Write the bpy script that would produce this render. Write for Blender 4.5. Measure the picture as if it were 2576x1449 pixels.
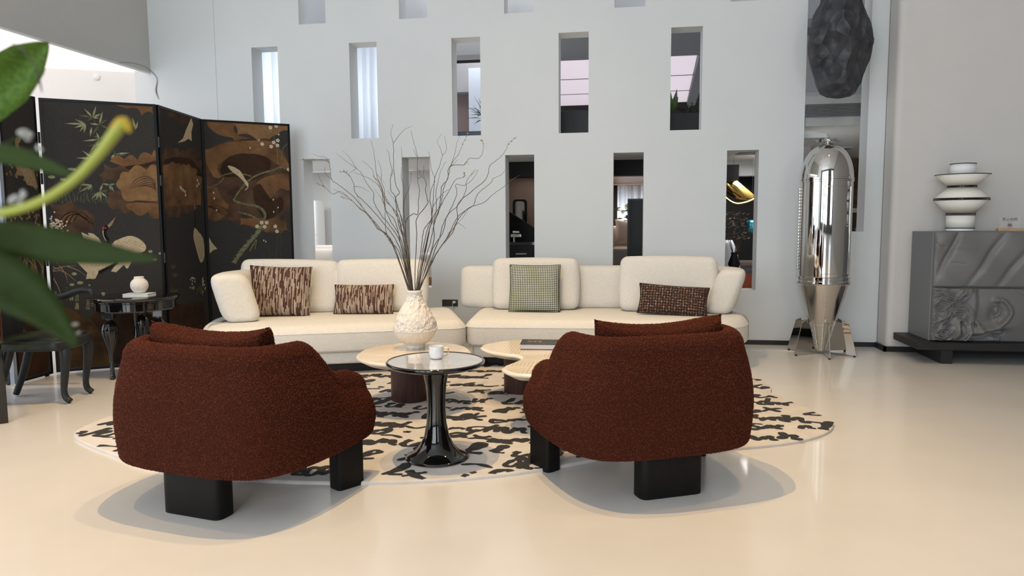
import bpy, bmesh, math, random
import numpy as np
from mathutils import Vector, Matrix, Euler, noise

for o in list(bpy.data.objects):
    bpy.data.objects.remove(o)
SC = bpy.context.scene
COL = SC.collection
random.seed(7)
PI = math.pi

# ---------------------------------------------------------------- camera
RIGHT = Vector((0.98736517, 0.15833326, -0.0063723))
UP = Vector((-0.00843965, 0.09270098, 0.99565822))
FWD = Vector((-0.15823653, 0.98302447, -0.092866))
EYE = Vector((0, 0, 1.25))
cam = bpy.data.cameras.new('camera')
camo = bpy.data.objects.new('camera', cam)
COL.objects.link(camo)
M = Matrix((RIGHT, UP, -FWD)).transposed().to_4x4()
M.translation = EYE
camo.matrix_world = M
cam.sensor_width = 36.0
cam.lens = 36.0 * 1802.13 / 2576
cam.clip_start = 0.02
cam.dof.use_dof = True
cam.dof.focus_distance = 4.6
cam.dof.aperture_fstop = 4.0
SC.camera = camo

# ---------------------------------------------------------------- world, exposure, daylight
SC.view_settings.view_transform = 'Standard'
SC.view_settings.look = 'None'
SC.view_settings.gamma = 1
SC.view_settings.use_curve_mapping = False
SC.view_settings.exposure = -1.2
W = bpy.data.worlds.new('world')
SC.world = W
W.use_nodes = True
W.node_tree.nodes['Background'].inputs[0].default_value = (0.80, 0.90, 1.0, 1)
W.node_tree.nodes['Background'].inputs[1].default_value = 1.6

def area(name, loc, rot, sx, sy, power, color):
    l = bpy.data.lights.new(name, 'AREA')
    l.shape = 'RECTANGLE'; l.size = sx; l.size_y = sy
    l.energy = power; l.color = color
    o = bpy.data.objects.new(name, l); COL.objects.link(o)
    o.location = loc; o.rotation_euler = rot
    return o
def spot(name, loc, target, power, color, size, blend, radius):
    l = bpy.data.lights.new(name, 'SPOT')
    l.energy = power; l.color = color; l.spot_size = size; l.spot_blend = blend; l.shadow_soft_size = radius
    o = bpy.data.objects.new(name, l); COL.objects.link(o)
    o.location = loc
    o.rotation_euler = (Vector(target) - Vector(loc)).to_track_quat('-Z', 'Y').to_euler()
    return o
DAY = (0.90, 0.955, 1.0)
WARM = (1.0, 0.66, 0.30)
# daylight through the tall windows behind the camera, and the window band on the left
for xw, pw in ((-5.6, 365), (-3.3, 415), (-1.0, 500), (3.6, 200)):  # the far right one is an added fill, no window known there
    area('window_and_fill', (xw, -5.48, 2.9), (PI/2, 0, 0), 1.9, 5.0, pw, DAY)
area('side_window_daylight', (-7.85, 1.2, 1.45), (PI/2, 0, -PI/2), 7.0, 2.3, 230, DAY)
# weak overhead fill added under the closed ceiling
area('overhead_fill', (-0.8, 1.5, 6.1), (0, 0, 0), 5.0, 4.0, 18, DAY)
# warm ceiling spots aimed at the seating
spot('ceiling_spot', (-1.45, 3.35, 6.1), (-1.6, 3.2, 0), 1700, WARM, 1.35, 0.6, 0.025)
spot('ceiling_spot', (-0.90, 3.95, 6.1), (-0.6, 4.2, 0), 760, WARM, 1.35, 0.6, 0.04)
spot('ceiling_spot', (-0.7, 5.0, 6.1), (-0.9, 6.2, 0.4), 300, (1, .78, .52), 1.1, 0.8, 0.08)
spot('ceiling_spot', (1.6, 4.0, 6.1), (2.2, 4.2, 0), 600, WARM, 1.2, 0.9, 0.15)
spot('ceiling_spot', (-3.6, 2.6, 6.1), (-3.5, 2.3, 0), 800, WARM, 0.9, 0.9, 0.10)
# rooms behind the pierced wall: added fills with no visible source, then curtained window daylight
area('lounge_fill', (-3.8, 8.45, 1.90), (0, 0, 0), 3.2, 0.8, 75, (1, 1, 1))  # added fill under the lounge ceiling, standing in for its daylight
area('back_room_fill', (0.2, 11.5, 1.88), (0, 0, 0), 2.0, 2.0, 90, (1, .86, .74))
area('corridor_fill', (-1.42, 9.95, 1.90), (0, 0, 0), 0.4, 0.8, 16, (1, .88, .78))  # added to lift the dark corridor
area('bar_fill', (1.9, 9.4, 2.02), (0, 0, 0), 0.7, 1.0, 90, (1, .95, .92))
area('shop_fill', (3.2, 10.6, 2.3), (0, 0, 0), 1.2, 2.0, 220, (1, .95, .92))
area('gallery_fill', (-1.6, 9.6, 4.3), (0, 0, 0), 2.0, 1.6, 150, (.93, .96, 1))
area('gallery_front_fill', (-1.5, 8.3, 4.74), (0, 0, 0), 7.0, 0.8, 70, (.95, .97, 1))  # added to brighten the fascia behind the topmost openings
area('curtain_daylight', (-5.0, 9.6, 3.0), (PI/2, 0, PI), 4.2, 2.2, 150, (.86, .93, 1))
area('far_window_daylight', (-.3, 13.8, 1.0), (PI/2, 0, PI), 1.6, 1.6, 60, (.86, .93, 1))

# ---------------------------------------------------------------- helpers: image pixels cast through the camera to place points
def ray(x, y):
    return FWD + RIGHT * ((x - 1288) / 1802.13) - UP * ((y - 724.5) / 1802.13)
def atY(x, y, Y):
    d = ray(x, y); return EYE + d * (Y / d.y)
def atZ(x, y, z=0.0):
    d = ray(x, y); return EYE + d * ((z - 1.25) / d.z)
def atD(x, y, t):
    return EYE + ray(x, y) * t
def atP(x, y, p0, n):
    d = ray(x, y); return EYE + d * ((p0 - EYE).dot(n) / d.dot(n))

# ---------------------------------------------------------------- materials
MATS = {}
def mat(name, col, rough=0.5, metal=0.0, var=0.0, vscale=6.0, bump=0.0, bscale=60.0, bkind='noise', coat=0.0, spec=None,
        col2=None, emit=0.0, trans=0.0, ior=1.45, sheen=0.0, stretch=None, alpha=None, inst=0.0, transl=0.0, bdist=0.01):
    if name in MATS: return MATS[name]
    m = bpy.data.materials.new(name); MATS[name] = m
    m.use_nodes = True
    nt = m.node_tree; N = nt.nodes; L = nt.links
    b = N['Principled BSDF']
    def lin(c): return (c[0], c[1], c[2], 1)
    b.inputs['Base Color'].default_value = lin(col)
    b.inputs['Roughness'].default_value = rough
    b.inputs['Metallic'].default_value = metal
    b.inputs['Coat Weight'].default_value = coat
    b.inputs['Coat Roughness'].default_value = 0.06
    b.inputs['IOR'].default_value = ior
    b.inputs['Transmission Weight'].default_value = trans
    if spec is not None: b.inputs['Specular IOR Level'].default_value = spec
    if sheen:
        b.inputs['Sheen Weight'].default_value = sheen
        b.inputs['Sheen Roughness'].default_value = 0.4
    if emit:
        b.inputs['Emission Color'].default_value = lin(col); b.inputs['Emission Strength'].default_value = emit
    if alpha is not None: b.inputs['Alpha'].default_value = alpha
    tc = N.new('ShaderNodeTexCoord'); mp = N.new('ShaderNodeMapping')
    L.new(tc.outputs['Object'], mp.inputs['Vector'])
    if stretch: mp.inputs['Scale'].default_value = stretch
    if var or col2 or inst:
        nz = N.new('ShaderNodeTexNoise'); nz.inputs['Scale'].default_value = vscale
        nz.inputs['Detail'].default_value = 5; nz.inputs['Roughness'].default_value = 0.6
        L.new(mp.outputs[0], nz.inputs['Vector'])
        rp = N.new('ShaderNodeValToRGB')
        c2 = col2 if col2 else tuple(max(0, c * (1 - var)) for c in col)
        c1 = col if col2 else tuple(min(1, c * (1 + var)) for c in col)
        rp.color_ramp.elements[0].position = 0.33; rp.color_ramp.elements[1].position = 0.67
        rp.color_ramp.elements[0].color = lin(c2); rp.color_ramp.elements[1].color = lin(c1)
        if inst:
            oi = N.new('ShaderNodeAttribute'); oi.attribute_name = 'tone'; L.new(oi.outputs['Fac'], rp.inputs[0])
        else:
            L.new(nz.outputs['Fac'], rp.inputs[0])
        L.new(rp.outputs[0], b.inputs['Base Color'])
    if bump:
        bp = N.new('ShaderNodeBump'); bp.inputs['Strength'].default_value = bump; bp.inputs['Distance'].default_value = bdist
        if bkind == 'noise':
            t = N.new('ShaderNodeTexNoise'); t.inputs['Scale'].default_value = bscale; t.inputs['Detail'].default_value = 3; out = t.outputs['Fac']
        elif bkind == 'voronoi':
            t = N.new('ShaderNodeTexVoronoi'); t.inputs['Scale'].default_value = bscale; out = t.outputs['Distance']
        L.new(mp.outputs[0], t.inputs['Vector'])
        L.new(out, bp.inputs['Height']); L.new(bp.outputs[0], b.inputs['Normal'])
    if transl:
        tr = N.new('ShaderNodeBsdfTranslucent'); tr.inputs[0].default_value = lin(col)
        mx = N.new('ShaderNodeMixShader'); mx.inputs[0].default_value = transl
        L.new(b.outputs[0], mx.inputs[1]); L.new(tr.outputs[0], mx.inputs[2])
        L.new(mx.outputs[0], N['Material Output'].inputs['Surface'])
    return m

# ---------------------------------------------------------------- mesh builder
class MB:
    def __init__(s): s.v = []; s.f = []; s.uv = None
    def add(s, vs, fs):
        n = len(s.v); s.v += [tuple(p) for p in vs]; s.f += [tuple(i + n for i in f) for f in fs]; return s
    def box(s, x0, x1, y0, y1, z0, z1, mt=None):
        vs = [Vector((x, y, z)) for z in (z0, z1) for x, y in ((x0, y0), (x1, y0), (x1, y1), (x0, y1))]
        if mt: vs = [mt @ p for p in vs]
        return s.add(vs, [(3, 2, 1, 0), (4, 5, 6, 7), (0, 1, 5, 4), (1, 2, 6, 5), (2, 3, 7, 6), (3, 0, 4, 7)])
    def loft(s, rings, closed=True, cap0=True, cap1=True):
        n = len(rings[0]); vs = [p for r in rings for p in r]; fs = []
        for i in range(len(rings) - 1):
            for j in range(n if closed else n - 1):
                k = (j + 1) % n
                fs.append((i*n + j, i*n + k, (i+1)*n + k, (i+1)*n + j))
        if cap0: fs.append(tuple(range(n - 1, -1, -1)))
        if cap1: fs.append(tuple((len(rings) - 1)*n + j for j in range(n)))
        return s.add(vs, fs)
    def lathe(s, prof, n=32, c=(0, 0, 0), cap0=True, cap1=True):
        rings = [[(c[0] + r*math.cos(2*PI*j/n), c[1] + r*math.sin(2*PI*j/n), c[2] + z) for j in range(n)] for r, z in prof]
        return s.loft(rings, True, cap0, cap1)
    def tube(s, pts, rad, n=6, cap=True):
        pts = [Vector(p) for p in pts]; m = len(pts)
        if not hasattr(rad, '__len__'): rad = [rad]*m
        t0 = (pts[1] - pts[0]).normalized()
        a = t0.orthogonal().normalized(); rings = []
        for i, p in enumerate(pts):
            t = (pts[min(i+1, m-1)] - pts[max(i-1, 0)])
            if t.length < 1e-9: t = t0
            t.normalize(); a = (a - t*a.dot(t))
            if a.length < 1e-6: a = t.orthogonal()
            a.normalize(); b = t.cross(a)
            rings.append([p + (a*math.cos(2*PI*j/n) + b*math.sin(2*PI*j/n))*rad[i] for j in range(n)])
        return s.loft(rings, True, cap, cap)
    def slab(s, poly, z0, z1, r=0.0, n=4, r0=None):
        """outline (ccw) with rounded upper and lower edges"""
        if r0 is None: r0 = r
        k = len(poly); P = [Vector((p[0], p[1])) for p in poly]; nr = []
        for i in range(k):
            t = (P[(i+1) % k] - P[i-1]); t.normalize(); nr.append(Vector((-t.y, t.x)))
        rings = []
        if r0 > 0:
            for q in range(n):
                a = q/n*PI/2; ins = r0*(1 - math.sin(a)); zz = z0 + r0*(1 - math.cos(a))
                rings.append([(P[i].x + nr[i].x*ins, P[i].y + nr[i].y*ins, zz) for i in range(k)])
        rings.append([(p.x, p.y, z0 + r0) for p in P])
        rings.append([(p.x, p.y, z1 - r) for p in P])
        if r > 0:
            for q in range(1, n + 1):
                a = q/n*PI/2; ins = r*(1 - math.cos(a)); zz = z1 - r + r*math.sin(a)
                rings.append([(P[i].x + nr[i].x*ins, P[i].y + nr[i].y*ins, zz) for i in range(k)])
        return s.loft(rings)
    def rbox(s, sx, sy, sz, r, mt=None, n=4, puff=0.0):
        """box with rounded edges, centred at origin, puff swells the faces"""
        def axis(h):
            r_ = min(r, h*0.999)
            a = [-h + r_*(1 - math.cos(q/n*PI/2)) for q in range(n)]
            mid = [-h + r_ + (2*h - 2*r_)*q/6 for q in range(7)]
            return a + mid + [-x for x in reversed(a)]
        hx, hy, hz = sx/2, sy/2, sz/2
        A = {0: axis(hx), 1: axis(hy), 2: axis(hz)}; H = (hx, hy, hz)
        idx = {}; vs = []; fs = []
        def vert(p):
            key = (round(p[0], 6), round(p[1], 6), round(p[2], 6))
            if key in idx: return idx[key]
            q = Vector(p); c = Vector([max(-(H[i] - min(r, H[i]*.999)), min(H[i] - min(r, H[i]*.999), q[i])) for i in range(3)])
            d = q - c
            if d.length > 1e-9:
                d.normalize(); q = c + Vector((d.x*min(r, hx*.999), d.y*min(r, hy*.999), d.z*min(r, hz*.999)))
            if puff:
                u, v, w = q.x/hx, q.y/hy, q.z/hz
                q = Vector((q.x*(1 + puff*(1 - v*v)*(1 - w*w)*.35), q.y*(1 + puff*(1 - u*u)*(1 - w*w)), q.z*(1 + puff*(1 - u*u)*(1 - v*v)*.35)))
            idx[key] = len(vs); vs.append(mt @ q if mt else q); return idx[key]
        for ax in range(3):
            b, c = (ax + 1) % 3, (ax + 2) % 3
            for sg in (-1, 1):
                for i in range(len(A[b]) - 1):
                    for j in range(len(A[c]) - 1):
                        q = []
                        for (ii, jj) in ((i, j), (i+1, j), (i+1, j+1), (i, j+1)):
                            p = [0, 0, 0]; p[ax] = sg*H[ax]; p[b] = A[b][ii]; p[c] = A[c][jj]; q.append(vert(p))
                        if sg < 0: q.reverse()
                        if len(set(q)) == 4: fs.append(tuple(q))
        return s.add(vs, fs)
    def build(s, name, m, parent=None, smooth=True, bevel=0.0, auto=0.7):
        me = bpy.data.meshes.new(name); me.from_pydata([tuple(p) for p in s.v], [], s.f); me.update()
        if bevel:
            bm = bmesh.new(); bm.from_mesh(me)
            ed = [e for e in bm.edges if len(e.link_faces) == 2 and e.calc_face_angle(0) > 0.6]
            bmesh.ops.bevel(bm, geom=ed, offset=bevel, segments=2, profile=0.5, affect='EDGES'); bm.to_mesh(me); bm.free()
        if smooth:
            me.polygons.foreach_set('use_smooth', [True]*len(me.polygons))
            bm = bmesh.new(); bm.from_mesh(me)
            for e in bm.edges:
                if len(e.link_faces) == 2 and e.calc_face_angle(0) > auto: e.smooth = False
            bm.to_mesh(me); bm.free()
        if m: me.materials.append(m)
        o = bpy.data.objects.new(name, me); COL.objects.link(o)
        if parent: o.parent = parent
        return o
def T(x, y, z, rz=0, rx=0, ry=0):
    return Matrix.Translation((x, y, z)) @ Euler((rx, ry, rz)).to_matrix().to_4x4()
def thing(name, label, cat, loc=(0, 0, 0), rz=0, group=None):
    o = bpy.data.objects.new(name, None); COL.objects.link(o); o.empty_display_size = .1
    o.location = loc; o.rotation_euler = (0, 0, rz); o['label'] = label; o['category'] = cat
    if group: o['group'] = group
    return o
def tag(o, label, cat, group=None):
    o['label'] = label; o['category'] = cat
    if group: o['group'] = group
    return o
def struct(o): o['kind'] = 'structure'; return o
def dup(root, loc=None, rz=None, label=None):
    r = root.copy(); COL.objects.link(r)
    if loc: r.location = loc
    if rz is not None: r.rotation_euler = (0, 0, rz)
    if label: r['label'] = label
    for ch in list(root.children):
        c = ch.copy(); COL.objects.link(c); c.parent = r
        for g in ch.children:
            d = g.copy(); COL.objects.link(d); d.parent = c
    return r
def arc_poly(pts, r, n=6):
    """polygon with rounded corners; r a number or a list"""
    out = []; k = len(pts)
    for i in range(k):
        p = Vector(pts[i]); a = Vector(pts[i-1]); b = Vector(pts[(i+1) % k])
        ri = r[i] if hasattr(r, '__len__') else r
        u = (a - p); v = (b - p); d = min(ri, u.length*.49, v.length*.49); u.normalize(); v.normalize()
        for q in range(n + 1):
            t = q/n; out.append(tuple((p + u*d)*(1-t)**2 + p*2*t*(1-t) + (p + v*d)*t*t))
    return out
def spline(pts, n=6, closed=False):
    P = [Vector(p) for p in pts]; k = len(P); out = []
    for i in range(k if closed else k - 1):
        g = (lambda j: P[j % k]) if closed else (lambda j: P[max(0, min(k-1, j))])
        p0, p1, p2, p3 = g(i-1), g(i), g(i+1), g(i+2)
        for q in range(n):
            t = q/n
            out.append(0.5*((2*p1) + (p2-p0)*t + (2*p0-5*p1+4*p2-p3)*t*t + (3*p1-p0-3*p2+p3)*t**3))
    if not closed: out.append(P[-1])
    return out
def ccw(poly):
    a = sum(poly[i-1][0]*poly[i][1] - poly[i][0]*poly[i-1][1] for i in range(len(poly)))
    return poly if a > 0 else list(reversed(poly))
def frame_box(mb, x0, x1, z0, z1, y0, y1, w):
    mb.box(x0, x0+w, y0, y1, z0, z1); mb.box(x1-w, x1, y0, y1, z0, z1)
    mb.box(x0+w, x1-w, y0, y1, z1-w, z1); mb.box(x0+w, x1-w, y0, y1, z0, z0+w)
# ================================================================ SETTING
WALL = mat('wall_paint', (.665, .69, .70), .75, bump=.03, bscale=90, var=.012, vscale=2)
WALLW = mat('white_paint', (.80, .80, .79), .7, var=.01)
WALLR = mat('right_wall_paint', (.63, .61, .59), .75, bump=.05, bscale=45, var=.015, vscale=3)
BULK = mat('bulkhead_paint', (.56, .55, .53), .8, var=.015)
SKIRT = mat('black_baseboard', (.012, .012, .013), .45)
DARK = mat('dark_paint', (.008, .008, .009), .6)
FLOOR = mat('poured_floor', (.665, .645, .615), .28, col2=(.62, .605, .58), vscale=1.6, bump=.015, bscale=9, coat=.25)
YW, TH = 7.418, 0.23

mb = MB(); mb.box(-9, 6, -5.8, 16, -.1, 0); struct(mb.build('floor', FLOOR, smooth=False))

# pierced wall: grid with openings, built as one slab with real reveals
def pierced(x0, x1, z0, z1, y0, y1, holes):
    xs = sorted({x0, x1} | {h[0] for h in holes} | {h[1] for h in holes})
    zs = sorted({z0, z1} | {h[2] for h in holes} | {h[3] for h in holes})
    def solid(i, j):
        if i < 0 or j < 0 or i >= len(xs)-1 or j >= len(zs)-1: return False
        cx, cz = (xs[i]+xs[i+1])/2, (zs[j]+zs[j+1])/2
        return not any(h[0] < cx < h[1] and h[2] < cz < h[3] for h in holes)
    m = MB(); idx = {}
    def v(x, y, z):
        k = (round(x, 5), round(y, 5), round(z, 5))
        if k not in idx: idx[k] = len(m.v); m.v.append((x, y, z))
        return idx[k]
    for i in range(len(xs)-1):
        for j in range(len(zs)-1):
            if not solid(i, j): continue
            a, b, c, d = xs[i], xs[i+1], zs[j], zs[j+1]
            m.f.append((v(a,y0,c), v(b,y0,c), v(b,y0,d), v(a,y0,d)))
            m.f.append((v(b,y1,c), v(a,y1,c), v(a,y1,d), v(b,y1,d)))
            if not solid(i-1, j): m.f.append((v(a,y1,c), v(a,y0,c), v(a,y0,d), v(a,y1,d)))
            if not solid(i+1, j): m.f.append((v(b,y0,c), v(b,y1,c), v(b,y1,d), v(b,y0,d)))
            if not solid(i, j-1): m.f.append((v(a,y1,c), v(b,y1,c), v(b,y0,c), v(a,y0,c)))
            if not solid(i, j+1): m.f.append((v(a,y0,d), v(b,y0,d), v(b,y1,d), v(a,y1,d)))
    return m
HO = []
for k in range(5):
    xa = -4.0371 + 1.11202*k; HO.append((xa, xa+.3027, 2.1417, 3.1387))
    xb = -3.4807 + 1.11202*k; HO.append((xb, xb+.3027, .5467, 1.9325)); HO.append((xb, xb+.3027, 3.355, 4.74))
HO.append((1.686, 2.262, 1.126, 5.2))
struct(pierced(-5.45, 2.42, 0, 6.2, YW, YW+TH, HO).build('wall_back', WALL, smooth=False))
mb = MB(); mb.box(-4.463, -4.459, YW-.0012, YW+.002, 2.0, 6.1); struct(mb.build('trim_1', mat('joint', (.42, .42, .41), .8), smooth=False))
# pilaster step and the nearer right-hand wall
poly = [(2.30, YW-.002), (2.42, YW-.002)] 
mb = MB(); pp = ccw(arc_poly([(2.425, YW+.2), (2.425, 7.17), (5.2, 7.17), (5.2, YW+.2)], [0.001, .06, .001, .001], 8))
mb.loft([[(p[0], p[1], z) for p in pp] for z in (0, 6.2)]); struct(mb.build('wall_right', WALLR))
mb = MB(); mb.box(5.0, 5.2, -5.8, 7.2, 0, 6.2); struct(mb.build('wall_far_right', mat('far_wall_taupe', (.34, .32, .30), .75), smooth=False))
# baseboards
mb = MB(); mb.box(-5.3, 2.42, YW-.012, YW, 0, .045); struct(mb.build('baseboard_back', SKIRT, smooth=False))
mb = MB(); mb.box(2.40, 4.99, 7.155, 7.17, 0, .05); mb.box(2.40, 2.425, 7.155, YW-.012, 0, .05); struct(mb.build('baseboard_right', SKIRT, smooth=False))
# left bulkhead over the alcove, luminous alcove ceiling, angled alcove wall
mb = MB(); mb.box(-5.275, -5.25, 1.5, YW, 2.915, 6.2); struct(mb.build('wall_left', BULK, smooth=False))
mb = MB(); mb.box(-5.279, -5.246, 1.5, YW, 2.905, 2.918); struct(mb.build('trim_3', WALLW, smooth=False))
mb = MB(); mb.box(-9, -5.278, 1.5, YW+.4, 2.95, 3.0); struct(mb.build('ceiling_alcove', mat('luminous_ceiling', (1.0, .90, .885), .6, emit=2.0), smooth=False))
AW = mat('alcove_paint', (.82, .81, .77), .75)
mb = MB(); pp = ccw([(-5.44, 7.53), (-6.5, 7.02), (-9, 5.9), (-9, 6.2), (-6.5, 7.3), (-5.44, 7.75)])
mb.loft([[(p[0], p[1], z) for p in pp] for z in (0, 2.95)]); struct(mb.build('wall_alcove', AW, smooth=False))
mb = MB(); mb.box(-5.46, -5.2, 7.52, 7.72, 0, 2.95); struct(mb.build('wall_alcove_end', AW, smooth=False))
mb = MB(); mb.lathe([(.0, -.004), (.022, -.004), (.03, 0), (.03, .012), (.02, .018), (0, .018)], 20, cap0=False, cap1=False)
det = mb.build('alcove_detector', WALLW); n = Vector((.43, -.90, 0)).normalized()
dp = atP(244, 195, Vector((-5.44, 7.53, 0)), n); det.rotation_euler = n.to_track_quat('Z', 'Y').to_euler(); det.location = dp + n*.004
tag(det, 'small round white detector on the alcove wall above the screen', 'detector')
# side and rear shell, with window openings
mb = pierced(-5.8, 7.0, 0, 6.2, 0, .2, [(-2.2, 4.6, .25, 2.65)])
o = mb.build('wall_side_left', WALLW, smooth=False); o.rotation_euler = (0, 0, PI/2); o.location = (-7.9, 0, 0); struct(o)
RW = [(xw-.95, xw+.95, .35, 5.6) for xw in (-5.6, -3.3, -1.0, 3.6)]  # last opening is made up to go with the right-hand fill
mb = pierced(-9, 5.2, 0, 6.2, -5.8, -5.6, RW); struct(mb.build('wall_front', mat('dark_pier_paint', (.16, .15, .14), .7), smooth=False))
BAR = mat('window_bar', (.05, .05, .055), .4)
for i, h in enumerate(RW):
    mb = MB(); frame_box(mb, h[0], h[1], h[2], h[3], -5.46, -5.40, .06)
    mb.box(h[0], h[1], -5.46, -5.40, 3.5, 3.56); mb.box((h[0]+h[1])/2-.025, (h[0]+h[1])/2+.025, -5.46, -5.40, h[2], h[3])
    struct(mb.build('window_%d' % (i+1), BAR, smooth=False))  # the last frame belongs to the made-up right window
mb = MB(); mb.box(-9, 6, -5.8, YW, 6.2, 6.35); struct(mb.build('ceiling', WALLW, smooth=False))

# ---- rooms behind the pierced wall
YB = YW + TH
mb = MB(); mb.box(-8.9, -1.9, 9.75, 9.95, 0, 1.95); struct(mb.build('wall_lounge', WALLW, smooth=False))
mb = MB(); mb.box(-4.66, -4.60, 9.2, 9.75, 0, 1.93); struct(mb.build('wall_lounge_return', WALL, smooth=False))
mb = MB(); mb.box(-8.9, 1.12, YB+.0, 15.5, 1.95, 2.10); struct(mb.build('ceiling_lower', WALLW, smooth=False))
mb = MB(); mb.box(-1.9, -1.8, 8.7, 13.0, 0, 1.95); struct(mb.build('wall_partition', mat('taupe_paint', (.42, .34, .29), .8), smooth=False))
mb = MB(); mb.box(-1.8, .80, 8.5, 8.7, 1.77, 1.95); struct(mb.build('trim_4', DARK, smooth=False))
WOODC = mat('timber_ceiling', (.60, .44, .32), .45, col2=(.5, .36, .26), vscale=3, stretch=(1, 8, 1))
mb = MB(); mb.box(-1.8, .80, 8.7, 13.5, 1.90, 1.945); struct(mb.build('ceiling_timber', WOODC, smooth=False))
TAU = mat('beige_paint', (.50, .41, .35), .8)
mb = pierced(-1.8, 1.6, 0, 1.95, 13.5, 13.6, [(-.95, .9, .25, 1.72)]); struct(mb.build('wall_far', TAU, smooth=False))
mb = MB(); mb.box(.80, .86, 8.3, 13.5, 0, 1.95); struct(mb.build('wall_bar_side', DARK, smooth=False))
mb = MB(); mb.box(1.10, 2.2, 11.2, 11.3, 0, 2.4); struct(mb.build('wall_bar', DARK, smooth=False))
mb = MB(); mb.box(1.10, 1.95, YB, 11.2, 2.06, 2.10); struct(mb.build('ceiling_bar', WALL, smooth=False))
mb = MB(); mb.box(1.12, 1.95, 10.5, 10.75, 1.86, 2.06); struct(mb.build('trim_5', WALL, smooth=False))
mb = MB(); mb.box(1.9, 1.96, 8.6, 11.2, 0, 2.4); struct(mb.build('wall_bar_end', WALL, smooth=False))
# tall opening: fascia with air grille, ceiling beyond, brown wall
mb = MB(); mb.box(1.6, 4.2, 8.6, 8.9, 2.29, 2.62); struct(mb.build('trim_6', WALLW, smooth=False))
mb = MB(); mb.box(1.6, 5.2, 8.9, 14, 2.29, 2.35); struct(mb.build('ceiling_shop', WALLW, smooth=False))
mb = MB(); mb.box(1.5, 5.2, 9.6, 9.8, 2.62, 6.2); struct(mb.build('wall_shop_upper', WALL, smooth=False))
mb = MB(); mb.box(1.6, 5.2, 8.6, 9.7, 2.62, 2.66); struct(mb.build('ceiling_shop_ledge', WALL, smooth=False))
mb = MB(); mb.box(1.96, 5.2, 13.2, 13.4, 0, 2.3); struct(mb.build('wall_shop', mat('rust_plaster', (.20, .13, .08), .8, var=.4, vscale=4), smooth=False))
mb = MB(); mb.box(2.35, 2.6, 11.0, 11.3, 0, 2.29); struct(mb.build('trim_7', WALLW, smooth=False))
mb = MB(); mb.box(5.15, 5.3, 7.6, 13.4, 0, 6.2); struct(mb.build('wall_shop_side', WALLW, smooth=False))
# gallery above
mb = MB(); mb.box(-8.9, 5.2, YB, 16, 6.2, 6.3); struct(mb.build('ceiling_gallery', mat('gallery_ceiling', (.62, .62, .63), .8), smooth=False))
mb = MB(); mb.box(-8.9, 1.6, 15.3, 15.5, 2.1, 6.2); struct(mb.build('wall_gallery', mat('gallery_dark', (.055, .045, .04), .8), smooth=False))
mb = MB(); mb.box(-3.05, -1.95, 10.9, 11.1, 2.1, 3.45); struct(mb.build('wall_gallery_pink', mat('pink_brown', (.25, .18, .165), .8), smooth=False))
mb = MB(); mb.box(-2.25, -1.6, 10.2, 10.5, 2.1, 3.42); struct(mb.build('wall_gallery_pier', mat('blue_white', (.72, .77, .85), .7), smooth=False))
mb = MB(); mb.box(-4.2, -1.6, 9.4, 9.7, 3.42, 3.8); mb.box(-4.2, -1.6, 10.7, 11.1, 3.18, 3.6); struct(mb.build('ceiling_gallery_beam', mat('beam_grey', (.36, .35, .35), .8), smooth=False))
mb = MB(); mb.box(-1.65, 2.4, 9.2, 10.45, 3.52, 3.62); struct(mb.build('ceiling_gallery_grey', mat('soffit_grey', (.30, .30, .30), .8), smooth=False))
LUM = mat('lit_panel', (.86, .77, .84), .6, emit=1.4)
lumc = thing('luminous_ceiling', 'pinkish backlit ceiling of wide panels seen through the upper openings', 'ceiling light', (0, 0, 0))
for i, (ya, yb) in enumerate(((10.5, 12.0), (12.04, 13.4), (13.44, 14.7))):
    mb = MB(); xr = lambda y: .94 + (y-10.4)*.044
    mb.add([(-1.6, ya, 3.56), (xr(ya), ya, 3.56), (xr(yb), yb, 3.56), (-1.6, yb, 3.56), (-1.6, ya, 3.60), (xr(ya), ya, 3.60), (xr(yb), yb, 3.60), (-1.6, yb, 3.60)],
           [(0, 3, 2, 1), (4, 5, 6, 7), (0, 1, 5, 4), (1, 2, 6, 5), (2, 3, 7, 6), (3, 0, 4, 7)])
    mb.build('light_panel', LUM, lumc, smooth=False)
mb = MB(); mb.add([(.96, 10.4, 3.5), (1.12, 10.4, 3.5), (1.30, 14.8, 3.5), (1.14, 14.8, 3.5), (.96, 10.4, 3.62), (1.12, 10.4, 3.62), (1.30, 14.8, 3.62), (1.14, 14.8, 3.62)],
                  [(0, 3, 2, 1), (4, 5, 6, 7), (0, 1, 5, 4), (1, 2, 6, 5), (2, 3, 7, 6), (3, 0, 4, 7)])
mb.build('edge_trim', mat('soffit_grey', (0, 0, 0)), lumc, smooth=False)

for ya, yb in ((12.0, 12.04), (13.4, 13.44)):
    MB().box(-1.6, 1.1, ya, yb, 3.556, 3.60).build('panel_joint', mat('panel_joint_grey', (.12, .11, .12), .7), lumc, smooth=False)
struct(MB().box(-8.9, 1.6, YB, 9.0, 4.78, 4.84).build('ceiling_gallery_soffit', mat('soffit_pale', (.55, .55, .56), .8), smooth=False))
struct(MB().box(-8.9, 1.6, 8.96, 9.02, 3.68, 4.78).build('wall_gallery_fascia', mat('soffit_pale', (0, 0, 0)), smooth=False))
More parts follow.
